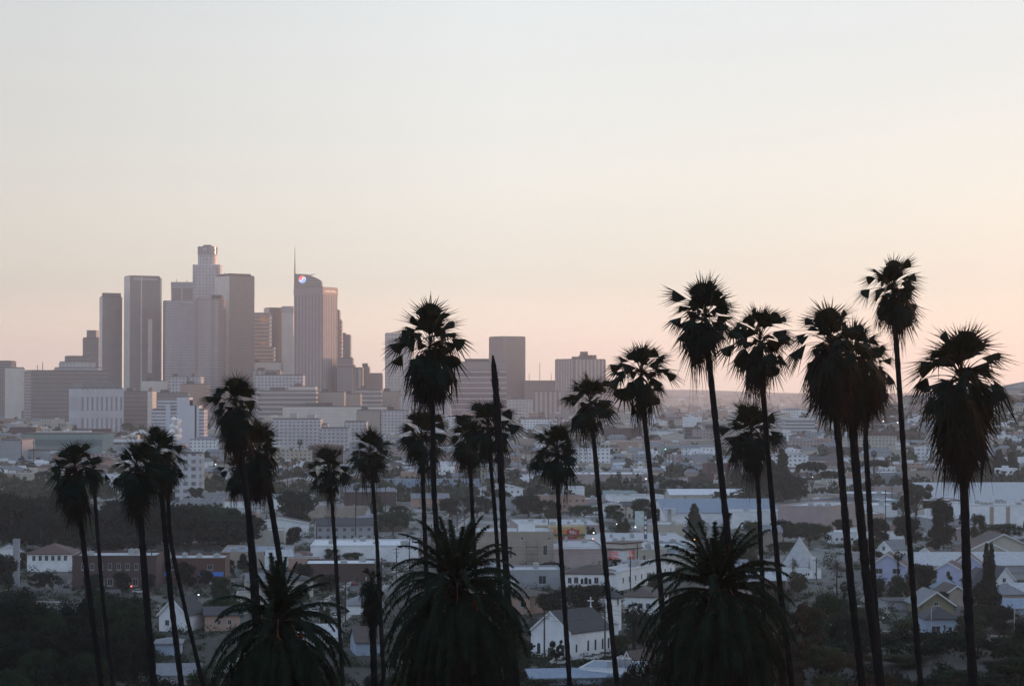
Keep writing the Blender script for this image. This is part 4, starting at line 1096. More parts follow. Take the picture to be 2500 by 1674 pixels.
for i in range(3):
    nm = ('upper', 'middle', 'lower')[i]
    wire(POLES['a'], POLES['b'], nm + ' wire slung between the two church poles', -.3 - i * 1.1)
    wire(lft, POLES['a'], nm + ' wire running left from the church facade pole', -.3 - i * 1.1)
    wire(POLES['b'], rgt, nm + ' wire running right from the church side pole', -.3 - i * 1.1)
    wire(POLES['d'] + Vector((-60, 20, 0)), POLES['d'], nm + ' wire running left from the store tower pole', -.3 - i * 1.1)
    wire(POLES['d'], POLES['c'], nm + ' wire between store tower pole and apartment wing pole', -.3 - i * 1.1)
def street_lamp(px, ytop, ybase, lab, lit=None, arm=1.6, strength=8, cat='street lamp', name='street_lamp', r=.35):
    d = hit(px, ybase)
    p = at(px, ybase, d)
    z = terrain(p.x, p.y)
    h = at(px, ytop, d).z - z
    o = thing(name, lab, cat, (p.x, p.y, z), 0, None)
    m = MB(); m.tube([(0, 0, -1), (0, 0, h * .93), (arm * .3, 0, h * .99), (arm, 0, h)], [.14, .09, .07, .06], 6); m.build('pole', pale_clad if lit is None else darkm, o)
    m = MB()
    if lit is None: m.box(arm - .1, arm + .8, -.16, .16, h - .1, h + .1); m.build('lamp_head', pale_clad, o)
    else:
        m.prism(circ(r, 10), h - r, h, 0, circ(r * 1.3, 10)); m.prism(circ(r * 1.3, 10), h, h + r, 0, circ(r * .6, 10))
        m.v = [(x + arm, y, z_) for x, y, z_ in m.v[:]]
        m.build('lamp_head', mat('lit_%d_%d_%d' % tuple(int(c * 9) for c in lit), lit, .5, 0, emit=lit, estr=strength * .12), o)
    return o
street_lamp(2274, 1478, 1560, 'slim white street lamp before the olive gabled house')
street_lamp(2477, 1484, 1580, 'slim white street lamp at the right edge bushes')
street_lamp(2318, 1296, 1330, 'pale street lamp left of the tall dark trees')
street_lamp(2265, 1240, 1340, 'tall pale street lamp among dark round trees')
street_lamp(2172, 1034, 1068, 'high mast light over the rust coloured warehouse', arm=3)
street_lamp(1526, 1291, 1310, 'curved street lamp before the round dark tree')
W_ = (1, .95, .85); V_ = (.72, .72, 1); GR = (.25, 1, .65); RD = (1, .16, .1); OR = (1, .5, .22)
for px, t, b, col, lab in ((524, 1133, 1190, V_, 'violet white lamp right of the bushy twin palms'), (849, 1278, 1310, V_, 'violet lamp before the brick apartment house'),
    (835, 1268, 1296, W_, 'warm lamp at the corner of the brick apartment house'), (408, 1427, 1450, GR, 'pale green traffic light by the rust red shop'), (480, 1451, 1480, V_, 'white blue lamp above the lower left roofs'),
    (316, 1430, 1456, RD, 'red crossing signal before the dark brick block'), (1623, 1096, 1112, GR, 'green traffic light in the hazy plain'), (1818, 1186, 1205, RD, 'red light right of the long white hall'),
    (2156, 1096, 1112, GR, 'green light beyond the tallest palm trunk'), (2155, 1028, 1045, W_, 'white light left of the high mast'), (2190, 1031, 1050, W_, 'white light right of the high mast'), (1444, 1315, 1330, OR, 'orange lamp at the white shop corner'),
    (1692, 1316, 1340, OR, 'orange lamp beside the date palm frond tip'), (4, 1083, 1110, RD, 'red signal light at the very left edge'), (14, 1085, 1110, RD, 'red signal light second from left edge'), (1158, 1192, 1204, W_, 'white yard light below the graffiti wall'),
    (1446, 1300, 1318, W_, 'white lamp in the tree right of yellow shop'), (1502, 1279, 1300, W_, 'white lamp left of the round dark tree'), (1548, 1286, 1304, W_, 'white lamp right of the round dark tree'), (1982, 1164, 1190, W_, 'warm white lamp under the umbrella pines'),
    (1575, 1168, 1190, W_, 'white lamp near brick pink warehouse'), (1316, 1287, 1312, W_, 'lamp on the yellow shopfront left end'), (2395, 1099, 1120, V_, 'bluish lamp right of the fattest palm skirt'), (868, 1602, 1640, OR, 'small orange lamp between two date palms'), (952, 1640, 1668, OR, 'tiny orange lamp under the central date palm')):
    if b > 1560: continue
    street_lamp(px, t, b, lab, col, arm=.6, r=.0017 / 12 * hit(px, b) + .08)

# poles and wires down the long street
prev = None
for i in range(17):
    y = 590 + i * 52
    x = -62 + 42 * (y - 560) / 920 + 8.2
    o = thing('utility_pole', 'wooden street pole ' + place_words(x, y, 0), 'utility pole', (x, y, .17), 0, 'utility poles')
    LAB.append(o)
    m = MB(); m.tube([(0, 0, -1), (0, 0, 11.5)], [.24, .17], 7); m.build('pole', woodm, o)
    for q in (10.8, 9.6):
        m = MB(); m.box(-1.3, 1.3, -.2, -.06, q, q + .16); m.build('crossarm', woodm, o)
    m = MB(); m.tube([(.35, 0, 8), (.35, 0, 9)], .25, 8); m.build('transformer', metalm, o)
    if prev is not None:
        for q in (-1.1, 1.1): wire(prev + Vector((q, 0, 10.9)), Vector((x + q, y, 11.07)), 'overhead street wire ' + place_words((x + prev.x) / 2, y - 26, 10))
        LAB.extend(list(COL.objects)[-2:])
    prev = Vector((x, y, .17))
# ================================================================ PALMS
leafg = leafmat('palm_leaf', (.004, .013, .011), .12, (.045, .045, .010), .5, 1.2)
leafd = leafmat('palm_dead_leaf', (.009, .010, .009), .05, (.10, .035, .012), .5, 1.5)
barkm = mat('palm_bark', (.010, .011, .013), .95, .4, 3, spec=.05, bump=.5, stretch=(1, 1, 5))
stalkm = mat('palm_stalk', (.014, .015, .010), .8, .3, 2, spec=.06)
def fan(mb, o, az, el, plen, R, rg, spread=105, K=17, sag=.35, mi=0, smi=1):
    """one fan leaf: stalk, joined inner palm and separate drooping fringe"""
    d = Vector((math.cos(az) * math.cos(el), math.sin(az) * math.cos(el), math.sin(el)))
    pts = [o.copy()]
    n = 5
    for i in range(n):
        d = (d + Vector((0, 0, -sag * .22))).normalized()
        pts.append(pts[-1] + d * plen / n)
    if plen > .2: mb.tube(pts, [.035, .03, .027, .024, .022, .02], 3, smi, cap=False)
    p = pts[-1]
    t = (d + Vector((0, 0, -sag * .5))).normalized()
    s = t.cross(Vector((0, 0, 1)))
    if s.length < .15: s = Vector((math.sin(az), -math.cos(az), 0))
    s = (s.normalized() + Vector((rg.uniform(-.25, .25), rg.uniform(-.25, .25), rg.uniform(-.2, .2)))).normalized()
    nn = s.cross(t).normalized()
    roll = rg.uniform(-.75, .75)
    s, nn = s * math.cos(roll) + nn * math.sin(roll), nn * math.cos(roll) - s * math.sin(roll)
    fold = rg.uniform(.35, 1.0) if el < 1.0 else rg.uniform(.1, .4)
    mid, tips = [], []
    r1 = R * rg.uniform(.46, .6)
    for k in range(K + 1):
        a = math.radians(-spread + 2 * spread * k / K)
        v = t * math.cos(a) + s * math.sin(a) + nn * fold * abs(math.sin(a)) * -1
        mid.append(p + v.normalized() * r1 * (1 - .12 * abs(a) / 2) + Vector((0, 0, -sag * .08 * R)))
    for k in range(K):
        a = math.radians(-spread + 2 * spread * (k + .5) / K)
        v = (t * math.cos(a) + s * math.sin(a) + nn * fold * abs(math.sin(a)) * -1).normalized()
        rr = R * rg.uniform(.82, 1.18) * (1 - .18 * (abs(a) / 2) ** 2)
        tips.append(p + v * rr + Vector((rg.uniform(-.11, .11) * R, rg.uniform(-.11, .11) * R, -R * (.05 + sag * rg.uniform(.2, .7)))))
    vs = [p] + mid + tips
    fs = [(0, k + 1, k + 2) for k in range(K)]
    for k in range(K):
        a, b = mid[k], mid[k + 1]
        vs += [a.lerp(b, .18), a.lerp(b, .82)]
        q = len(vs)
        fs.append((q - 2, q - 1, 1 + K + 1 + k))
    mb.add(vs, fs, mi)
def path_pts(path, d):
    return [at(x * 1.0675, y * 1.0675, d) for x, y in path]
def trunk_mesh(pts, w0, w1, rg, sides=10):
    """pts top to bottom; extended down into the slope"""
    a, b = pts[-2], pts[-1]
    dr = (b - a).normalized()
    dr = Vector((dr.x, dr.y, dr.z))
    q = b.copy()
    while q.z > terrain(q.x, q.y) - .6: q += dr * .5
    pts = pts + [q]
    out = []
    for i in range(len(pts) - 1):
        n = max(2, int((pts[i + 1] - pts[i]).length / .45))
        for j in range(n): out.append(pts[i].lerp(pts[i + 1], j / n))
    out.append(pts[-1])
    # soften the bends
    for _ in range(6):
        out = [out[0]] + [(out[i - 1] + out[i] * 2 + out[i + 1]) / 4 for i in range(1, len(out) - 1)] + [out[-1]]
    L_ = len(out)
    rads = [(w0 + (w1 - w0) * (i / L_)) / 2 * (1 + rg.uniform(-.07, .07) + (.07 if i % 2 else -.05)) for i in range(L_)]
    m = MB()
    return out, rads
PALMN = 0
def fan_palm(label, d, heart, width, path, tw, leaves=36, skirt=0., droop=.3, dead=.12, seed=None, top=1.0, group='fan palms on the slope'):
    global PALMN
    PALMN += 1
    rg = random.Random(seed or PALMN * 7)
    kx = 1.0675 * d / F
    hp = at(heart[0] * 1.0675, heart[1] * 1.0675, d)
    R = width / 2 * kx
    pts = [hp] + path_pts(path, d)
    out, rads = trunk_mesh(pts, tw * kx * .9, tw * kx * 1.15, rg)
    base = out[-1].copy()
    o = thing('fan_palm', label, 'palm tree', base, 0, group)
    m = MB()
    m.tube([p - base for p in out], rads, 9)
    m.build('trunk', barkm, o, smooth=False)
    m = MB()
    c = hp - base
    sc_ = R / 1.5
    gap = rg.uniform(0, 6.28)
    leaves = int(leaves * 1.55)
    for i in range(leaves):
        f = (i + .5) / leaves
        el = math.radians(88 - 132 * f ** 1.12 + rg.uniform(-12, 12))
        az = i * 2.39996 + rg.uniform(-.4, .4)
        if math.cos(az - gap) > .75 and .35 < f < .8 and rg.random() < .45: continue
        pl = sc_ * rg.uniform(.22, .92) * (.75 + .4 * min(1, f * 2))
        if el > 1.0: pl *= top
        fan(m, c + Vector((0, 0, .35 * sc_ * (1 - f))), az, el, pl * 1.12, sc_ * rg.uniform(.82, 1.25), rg, spread=rg.uniform(32, 66) if el > .3 else rg.uniform(45, 84), K=14, sag=(droop * (.2 + 1.0 * f) + .05) * rg.uniform(.6, 1.4))
    m.build('crown', [leafg, stalkm], o)
    m = MB()
    for i in range(6):
        fan(m, c, i * 2.4 + gap, math.radians(rg.uniform(5, 60)), sc_ * rg.uniform(.1, .3), sc_ * rg.uniform(.6, .95), rg, spread=rg.uniform(45, 80), K=14, sag=.3)
    for i in range(2 if skirt < 1 else 4):
        fan(m, c + Vector((0, 0, -.1)), rg.uniform(0, 6.28), math.radians(rg.uniform(-35, 5)), sc_ * rg.uniform(.8, 1.3), sc_ * rg.uniform(.9, 1.2), rg, spread=35, K=11, sag=2.2)
    nd = int(leaves * dead) + int(skirt * 24)
    for i in range(nd):
        dz = skirt * (i / max(1, nd)) if skirt else 0
        t = dz / max(.01, skirt)
        # position along the trunk
        k = min(len(out) - 1, int(dz / .45))
        q = out[k] - base
        az = i * 2.39996 + rg.uniform(-.5, .5)
        el = math.radians(rg.uniform(-72, -30) if skirt > 1 else rg.uniform(-80, -20))
        big = skirt > 1.1 and t < .5
        fan(m, q + Vector((0, 0, -.1)), az, el, sc_ * rg.uniform(.35, 1.15) * (1 - .62 * t) * (1.25 if big else .9), sc_ * rg.uniform(.55, 1.25) * (1.1 if big else 1 - .3 * t), rg, spread=rg.uniform(60, 100) if big else rg.uniform(25, 65), K=13, sag=rg.uniform(.5, 1.0) if big else rg.uniform(.8, 1.6))
    if nd: m.build('dead_skirt', [leafd, stalkm], o)
    return o
FP = fan_palm
FP('bushy fan palm at far left, front of its pair', 178, (170, 1085), 136, [(183, 1175), (203, 1350), (232, 1568)], 13, 40, 1.4, .6, .3)
FP('thin fan palm half behind the bushy far left one', 205, (214, 1080), 70, [(220, 1180), (236, 1380), (258, 1568)], 9, 22, .8, .6, .4)
FP('bushy fan palm with thick trunk, left in the leaning trio', 172, (312, 1080), 134, [(322, 1190), (337, 1400), (352, 1568)], 16, 40, 1.2, .55, .3)
FP('tall fan palm rising above the leaning trio', 176, (362, 1040), 112, [(374, 1180), (392, 1380), (415, 1568)], 13, 34, 1.1, .45, .3)
FP('fan palm whose trunk leans most, right in the trio', 190, (382, 1080), 76, [(388, 1230), (425, 1400), (465, 1568)], 10, 24, .8, .5, .3)
FP('fan palm with the highest crown of the shaggy left group', 168, (540, 935), 128, [(556, 1080), (566, 1150), (582, 1310), (602, 1568)], 16, 36, 2.0, .5, .3)
FP('fan palm with ragged brown fronds on its right side', 172, (592, 1040), 128, [(614, 1118), (640, 1280), (679, 1568)], 14, 36, 1.4, .7, .8)
FP('small fan palm crown low in the shaggy left group', 185, (545, 1085), 84, [(563, 1138), (570, 1240), (590, 1568)], 9, 26, .5, .5, .3)
FP('small round fan palm left of the pair before the depot', 232, (752, 1080), 104, [(758, 1130), (768, 1280), (784, 1568)], 9, 34, 0, .3, .12)
FP('small fan palm right of the pair before the depot', 228, (848, 1040), 110, [(852, 1100), (862, 1240), (878, 1568)], 9.5, 34, 0, .35, .1)
FP('fan palm half hidden left of the tall skirted trunk', 204, (964, 1005), 122, [(965, 1050), (970, 1180), (985, 1568)], 11, 34, 0, .35, .1)
FP('very tall fan palm with long hanging brown skirt', 156, (984, 800), 172, [(986, 860), (989, 930), (992, 1130), (1008, 1330), (1042, 1568)], 13, 44, 1.2, .6, .6, top=1.3)
FP('low fan palm left of the leafless trunk', 208, (1070, 1012), 108, [(1075, 1060), (1081, 1180), (1100, 1568)], 10, 32, 0, .35, .1)
FP('fan palm whose crown hides behind the leafless trunk', 193, (1117, 980), 126, [(1118, 1020), (1131, 1160), (1158, 1568)], 10, 36, 0, .35, .1)
FP('round fan palm right of the leafless trunk', 193, (1274, 1038), 126, [(1274, 1090), (1282, 1250), (1303, 1568)], 11, 36, 0, .35, .1)
FP('fan palm in front of the ribbed flat-topped block', 198, (1350, 925), 124, [(1356, 985), (1374, 1180), (1411, 1568)], 12, 36, 0, .35, .1)
FP('fan palm between the ribbed block and the sky group', 168, (1466, 862), 146, [(1470, 920), (1492, 1130), (1530, 1568)], 12.5, 36, 0, .35, .1)
FP('tall fan palm, left one of two against the sky', 142, (1613, 738), 172, [(1619, 800), (1640, 1000), (1668, 1260), (1706, 1568)], 15.5, 38, .3, .35, .15)
FP('fan palm with dead leaf hanging left against the sky', 150, (1738, 790), 160, [(1742, 850), (1757, 1050), (1781, 1320), (1812, 1568)], 13, 34, .6, .5, .35)
FP('low fan palm between two tall trunks, right of centre', 178, (1718, 1002), 142, [(1732, 1070), (1742, 1290), (1752, 1568)], 11, 38, .4, .45, .25)
FP('shaggy fan palm with huge skirt, left of the merged pair', 146, (1898, 800), 176, [(1910, 930), (1922, 1050), (1945, 1330), (1972, 1568)], 17, 44, 2.3, .7, .8)
FP('shaggy fan palm with thickest trunk, merged pair right', 150, (1950, 830), 172, [(1948, 960), (1962, 1120), (1982, 1330), (2014, 1568)], 21, 44, 1.9, .8, .8)
FP('fan palm behind the merged pair, showing on its right', 172, (1995, 850), 120, [(1978, 985), (1988, 1150), (1999, 1350), (2016, 1568)], 13, 30, 1.8, .8, .6)
FP('tallest slender fan palm on the right', 152, (2044, 672), 146, [(2046, 730), (2058, 900), (2074, 1150), (2092, 1400), (2106, 1568)], 13, 36, .3, .55, .25)
FP('fattest fan palm with full length brown skirt, at right', 132, (2196, 880), 225, [(2200, 1020), (2206, 1140), (2212, 1350), (2226, 1568)], 21, 46, 3.1, .7, 1.0)
# leafless trunk
rg = random.Random(77)
pts = path_pts([(1127, 812), (1131, 860), (1137, 930), (1145, 1060), (1151, 1200), (1163, 1400), (1181, 1568)], 148)
out, rads = trunk_mesh(pts, 15 * 1.0675 * 148 / F, 18 * 1.0675 * 148 / F, rg)
base = out[-1].copy()
o = thing('palm_stump', 'leafless dead palm trunk with blunt pointed tip', 'dead palm', base)
rads[0] *= .25; rads[1] *= .75
m = MB(); m.tube([p - base for p in out], rads, 9); m.build('trunk', barkm, o)
m = MB()
for i in range(26):
    p = out[2 + i // 3] - base
    a = i * 2.4
    dv = Vector((math.cos(a), math.sin(a), 0))
    m.add([p + dv * .17, p + dv * .17 + Vector((0, 0, .1)), p + dv * .34 + Vector((0, 0, .3)), p + dv.cross(Vector((0, 0, 1))) * .08 + dv * .17], [(0, 1, 2), (0, 2, 3)])
m.build('leaf_base', stalkm, o)
# ---------------- date palms
datem = leafmat('date_leaf', (.008, .019, .012), .12, (.035, .035, .008), .5, .8)
dated = leafmat('date_dead_leaf', (.008, .009, .007), .10, (.06, .025, .008), .5, 1.2)
def frond(mb, o, az, el, ln, rg, curl, mi=0, smi=1, n=14, per=6):
    d = Vector((math.cos(az) * math.cos(el), math.sin(az) * math.cos(el), math.sin(el)))
    side = Vector((-math.sin(az), math.cos(az), 0))
    tw = rg.uniform(-.5, .5)
    pts = [o.copy()]
    for i in range(n):
        d = (d + Vector((0, 0, -curl * (.35 + i / n) / n * 2.2))).normalized()
        pts.append(pts[-1] + d * ln / n)
    mb.tube(pts, [.07 * (1 - .85 * i / n) + .008 for i in range(n + 1)], 3, smi, cap=False)
    vs, fs = [], []
    for i in range(2, n):
        t = (pts[i + 1] - pts[i]).normalized()
        up = side.cross(t)
        s2 = (side * math.cos(tw) + up * math.sin(tw)).normalized()
        u2 = t.cross(s2)
        for q in range(per):
            f = (i + q / per) / n
            p = pts[i].lerp(pts[i + 1], q / per)
            w = ln * .125 * min(1, (f - .05) * 4) * (1 - .6 * max(0, f - .5) * 2) * rg.uniform(.8, 1.15)
            for sg in (-1, 1):
                dirv = (s2 * sg * .72 + t * .62 - u2 * rg.uniform(-.15, .55) + Vector((0, 0, -.18))).normalized()
                k = len(vs)
                vs += [p - t * .045, p + t * .055, p + dirv * w]
                fs.append((k, k + 1, k + 2))
    mb.add(vs, fs, mi)
def date_palm(label, d, heart, reach, base_drop, nl=120, seed=1, group='date palms below the camera'):
    rg = random.Random(seed)
    kx = 1.0675 * d / F
    hp = at(heart[0] * 1.0675, heart[1] * 1.0675, d)
    gz = terrain(hp.x, hp.y)
    o = thing('date_palm', label, 'palm tree', (hp.x, hp.y, gz), 0, group)
    c = Vector((0, 0, hp.z - gz))
    R = reach * kx
    m = MB()
    m.tube([(0, 0, -1), (0, 0, c.z * .5), (0, 0, c.z - 1.6), (0, 0, c.z + .2)], [.55, .48, .75, .35], 12)
    m.build('trunk', barkm, o)
    m = MB()
    nu = int(nl * .42)
    for i in range(nu):
        f = (i + .5) / nu
        el = math.radians(84 - 84 * f ** .85 + rg.uniform(-8, 8))
        frond(m, c + Vector((0, 0, -.6 * f)), i * 2.39996 + rg.uniform(-.3, .3), el, R * rg.uniform(.92, 1.1) * (.72 + .42 * f), rg, .38 + .85 * f + rg.uniform(-.05, .25), per=8)
    for i in range(int(nl * .5)):
        f = (i + .5) / (nl * .5)
        frond(m, c + Vector((0, 0, -1.0 - .8 * f)), i * 2.39996 + rg.uniform(-.3, .3), math.radians(14 - 40 * f + rg.uniform(-8, 8)), R * rg.uniform(1.05, 1.25), rg, 1.15 + .5 * f, n=12, per=7)
    m.build('crown', [datem, stalkm], o)
    m = MB()
    for i in range(int(nl * .5)):
        f = (i + .5) / (nl * .5)
        frond(m, c + Vector((0, 0, -1.8 - 1.4 * f)), i * 2.39996, math.radians(0 - 55 * f + rg.uniform(-8, 8)), R * rg.uniform(1.1, 1.35) * (1 + .15 * f), rg, 1.4 + .5 * f, n=12, per=6)
    m.build('dead_skirt', [dated, stalkm], o)
    m = MB()
    for i in range(9):
        a = i * 2.4
        e = c + Vector((math.cos(a) * 1.3, math.sin(a) * 1.3, -.9))
        m.tube([c + Vector((0, 0, -.5)), c + Vector((math.cos(a) * .8, math.sin(a) * .8, -.1)), e], .035, 4)
        for q in range(10): m.tube([e, e + Vector((rg.uniform(-.3, .3), rg.uniform(-.3, .3), rg.uniform(-.9, -.4)))], .03, 3)
    m.build('fruit_stalk', mat('fruit_orange', (.22, .07, .02), .7, .3, 3), o)
    return o
date_palm('date palm at left with dense drooping skirt', 138, (636, 1408), 184, 8, 120, 3)
date_palm('central date palm, the largest, with upright fronds', 142, (1043, 1326), 204, 9, 150, 8)
date_palm('date palm at right of centre with wide arching fronds', 142, (1640, 1338), 212, 9, 140, 5)
def dead_palm(label, d, heart, width, h, seed):
    o = fan_palm(label, d, heart, width, h, 16, 18, 2.8, 1.1, 1.2, seed=seed, group=None)
    return o
dead_palm('ragged dark palm stub between the left and central date palms', 160, (850, 1335), 78, [(852, 1420), (856, 1568)], 12)
# mid distance small palms: one of each kind, then copies
def small_palm(kind, rg):
    o = thing('small_palm', 'x', 'palm tree', (0, 0, 0), 0, 'small palms in the plain')
    m = MB(); m.tube([(0, 0, -.5), (.1, 0, 4), (0, .1, 8.2)], [.26, .2, .18], 7); m.build('trunk', barkm, o)
    m = MB()
    if kind == 0:
        for i in range(26):
            f = i / 26
            fan(m, Vector((0, 0, 8.2)), i * 2.4, math.radians(85 - 125 * f), 1.0, 1.0, rg, K=9, sag=.5)
        m.build('crown', [leafg, stalkm], o)
        m = MB()
        for i in range(14): fan(m, Vector((0, 0, 8 - i * .12)), i * 2.4, math.radians(-60), .6, .9, rg, spread=40, K=6, sag=1)
        m.build('dead_skirt', [leafd, stalkm], o)
    else:
        for i in range(44):
            f = i / 44
            frond(m, Vector((0, 0, 8.2)), i * 2.4, math.radians(85 - 105 * f), 3.4, rg, .6 + .8 * f, n=8, per=3)
        m.build('crown', [datem, stalkm], o)
    index_kids(o)
    return o
spa = [small_palm(0, random.Random(4)), small_palm(1, random.Random(6))]
SP = [(0, 1511, 1150, 1192, 'small fan palm before the brick pink warehouse'), (0, 1552, 1172, 1200, 'tiny fan palm beside the white mission house'), (0, 1548, 1470, 1626, 'fan palm with dead brown skirt right of the church'),
      (1, 1752, 1232, 1252, 'bushy little palm on the blue grey roof side'), (1, 2043, 1376, 1450, 'feathery date palm beside the pyramid chapel'), (1, 1941, 1372, 1415, 'feathery palm before the pyramid roofed chapel'),
      (0, 2193, 1345, 1420, 'thin fan palm before the lavender house'), (0, 1293, 1130, 1190, 'fan palm beside the street going away'), (0, 1263, 1145, 1190, 'bushy fan palm where the street begins'), (0, 611, 1170, 1230, 'fan palm between leaning trunks, in the plain'),
      (0, 870, 1180, 1240, 'round headed palm in front of the grey houses'), (0, 2134, 1100, 1150, 'fan palm under the umbrella pines'), (0, 732, 1072, 1120, 'fan palm before the white apartment block'), (1, 1925, 1440, 1500, 'feathery palm in the scrub'), (0, 2062, 1420, 1500, 'fan palm at the edge of the scrub'), (0, 1600, 1092, 1120, 'fan palm near the green traffic light')]
used = [False, False]
for kind, px, yt, yb, lab in SP:
    d = hit(px, yb)
    p = at(px, yb, d)
    z = terrain(p.x, p.y)
    h = at(px, yt, d).z - z
    s = h / 9.6
    if not used[kind]:
        o = spa[kind]; used[kind] = True
        o.location = (p.x, p.y, z); o.scale = (s * 1.0, s * 1.0, s); o['label'] = lab
    else: o = dup(spa[kind], (p.x, p.y, z), px * .7, lab, None, (s, s, s))
# ================================================================ TREES
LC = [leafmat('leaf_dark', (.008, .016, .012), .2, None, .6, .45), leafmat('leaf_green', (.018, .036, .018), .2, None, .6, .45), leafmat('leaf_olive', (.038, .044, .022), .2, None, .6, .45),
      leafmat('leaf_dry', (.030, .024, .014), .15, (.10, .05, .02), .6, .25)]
woodt = mat('tree_bark', (.06, .05, .04), .9, .3, 1)
def tree_proto(kind, n, size, leaf, seed):
    """unit tree, 10 m tall; crown of many small leaf faces gathered in clumps"""
    rg = random.Random(seed)
    o = thing('tree', 'x', 'tree', (0, 0, 0), 0, 'trees of the plain')
    m = MB()
    cl = []
    if kind == 'round':
        for i in range(26):
            a, zz = i * 2.4, rg.uniform(2.2, 8.6)
            rr = 4.0 * math.sqrt(max(.05, 1 - ((zz - 5.2) / 4.6) ** 2)) * rg.uniform(.35, .85)
            cl.append((Vector((rr * math.cos(a), rr * math.sin(a), zz)), rg.uniform(1.0, 1.9)))
        th = 5
    elif kind == 'wide':
        for i in range(30):
            a = i * 2.4; rr = 7.2 * math.sqrt((i + .5) / 30)
            cl.append((Vector((rr * math.cos(a), rr * math.sin(a), 6.0 + 2.2 * (1 - (rr / 7.6) ** 2) + rg.uniform(-.8, .5))), rg.uniform(1.1, 1.9)))
            if i % 2: cl.append((Vector((rr * math.cos(a), rr * math.sin(a), rg.uniform(2.5, 5.5))), rg.uniform(1.2, 1.8)))
        th = 6
    elif kind == 'umbrella':
        for i in range(26):
            a = i * 2.4; rr = 6.0 * math.sqrt((i + .5) / 26)
            cl.append((Vector((rr * math.cos(a), rr * math.sin(a), 8.3 + 1.0 * (1 - (rr / 6) ** 2))), rg.uniform(.8, 1.2)))
        th = 8
    elif kind == 'cypress':
        for i in range(22):
            zz = .6 + 9 * i / 22
            cl.append((Vector((rg.uniform(-.2, .2), rg.uniform(-.2, .2), zz)), .25 + 1.15 * math.sin(min(1, (10 - zz) / 6.5) * 1.5) * .8))
        th = 8
    elif kind == 'conifer':
        for i in range(26):
            zz = 1.4 + 8.2 * i / 26
            rr = 2.6 * (1 - zz / 10.4) * rg.uniform(.4, 1)
            a = i * 2.4
            cl.append((Vector((rr * math.cos(a), rr * math.sin(a), zz)), .45 + 1.1 * (1 - zz / 10.5)))
        th = 9
    else:  # airy
        for i in range(18):
            a, zz = i * 2.4, rg.uniform(3.2, 9.3)
            rr = 3.2 * rg.uniform(.3, 1)
            cl.append((Vector((rr * math.cos(a), rr * math.sin(a), zz)), rg.uniform(.6, 1.05)))
        th = 7
    m.tube([(0, 0, -.6), (.1, 0, 2), (0, .1, th)], [.34, .25, .12], 7)
    for c, r in cl[::4]:
        m.tube([(0, 0, rg.uniform(1.5, 3.5)), c * .6 + Vector((0, 0, .8)), c], [.14, .09, .03], 4)
    m.build('trunk', woodt, o)
    m = MB()
    vs, fs = [], []
    tot = sum(r ** 2 for c, r in cl)
    for c, r in cl:
        for i in range(int(n * r * r / tot)):
            v = Vector((rg.gauss(0, 1), rg.gauss(0, 1), rg.gauss(0, 1))).normalized()
            p = c + v * r * (rg.random() ** .4) * rg.uniform(.85, 1.12)
            a = Vector((rg.gauss(0, 1), rg.gauss(0, 1), rg.gauss(0, 1))).normalized()
            b = a.cross(v + a * .01).normalized()
            s = size * rg.uniform(.6, 1.5)
            k = len(vs)
            vs += [p - a * s, p + b * s * .55, p + a * s, p - b * s * .55]
            fs.append((k, k + 1, k + 2, k + 3))
    m.add(vs, fs)
    m.build('crown', leaf, o)
    index_kids(o)
    return o
PROTO = {}
TREEUSED = set()
def proto(kind, li, near):
    k = (kind, li, near)
    if k not in PROTO:
        PROTO[k] = tree_proto(kind, 12000 if near else 4200, .17 if near else .33, LC[li], len(PROTO) + 3)
    return PROTO[k]
def tree(px, yt, yb, wpx, kind='round', li=0, lab=None, d=None, near=False, rz=None):
    d = d or hit(px, yb)
    p = at(px, yb, d)
    z = terrain(p.x, p.y)
    h = at(px, yt, d).z - z
    if h < 1.5: h = 1.5
    wid = {'round': 9.4, 'wide': 17, 'umbrella': 13.6, 'cypress': 2.6, 'conifer': 5.6, 'airy': 7.6}[kind]
    sx = wpx * d / F / wid
    k = proto(kind, li, near)
    s = (sx, sx, h / 10)
    if k.name in TREEUSED: o = dup(k, (p.x, p.y, z), rz if rz is not None else px * .37, None, None, s)
    else:
        o = k; TREEUSED.add(k.name)
        o.location = (p.x, p.y, z); o.scale = s
    w_ = {'round': 'round', 'wide': 'broad', 'umbrella': 'umbrella', 'cypress': 'cypress', 'conifer': 'conifer', 'airy': 'airy'}[kind]
    o['label'] = lab or ('dark', 'green', 'olive', 'dry')[li] + ' ' + w_ + ' tree ' + place_words(p.x, p.y, z)
    if not lab: LAB.append(o)
    placed(p.x, p.y, sx * wid * .42)
    return o
T = tree
T(1975, 1270, 1334, 132, 'wide', 1, 'dome shaped dark tree below the pink wall')
T(1915, 1320, 1352, 100, 'wide', 1, 'low tree behind the pyramid chapel')
T(2058, 1264, 1304, 60, 'round', 0, 'round tree between dome tree and big dark trees')
T(2150, 1262, 1330, 64, 'round', 0, 'big dark round tree, left of its pair')
T(2220, 1256, 1334, 84, 'round', 0, 'big dark round tree, right of its pair')
T(2304, 1214, 1340, 78, 'round', 0, 'tall dark tree left of the fattest palm trunk')
T(2282, 1290, 1350, 60, 'round', 0, 'lower dark tree before the tall dark one')
T(2388, 1254, 1330, 46, 'round', 1, 'rounded tree right of the fattest palm trunk')
T(2450, 1274, 1318, 120, 'wide', 1, 'broad hedge like tree above the cream gabled house')
T(2236, 1172, 1270, 88, 'airy', 2, 'tall airy pale eucalyptus before the cream hall')
T(2204, 1215, 1270, 60, 'airy', 2, 'lower airy tree beside the pale eucalyptus')
T(2409, 1320, 1470, 24, 'cypress', 0, 'left of two tall dark cypresses')
T(2421, 1318, 1470, 22, 'cypress', 0, 'right of two tall dark cypresses')
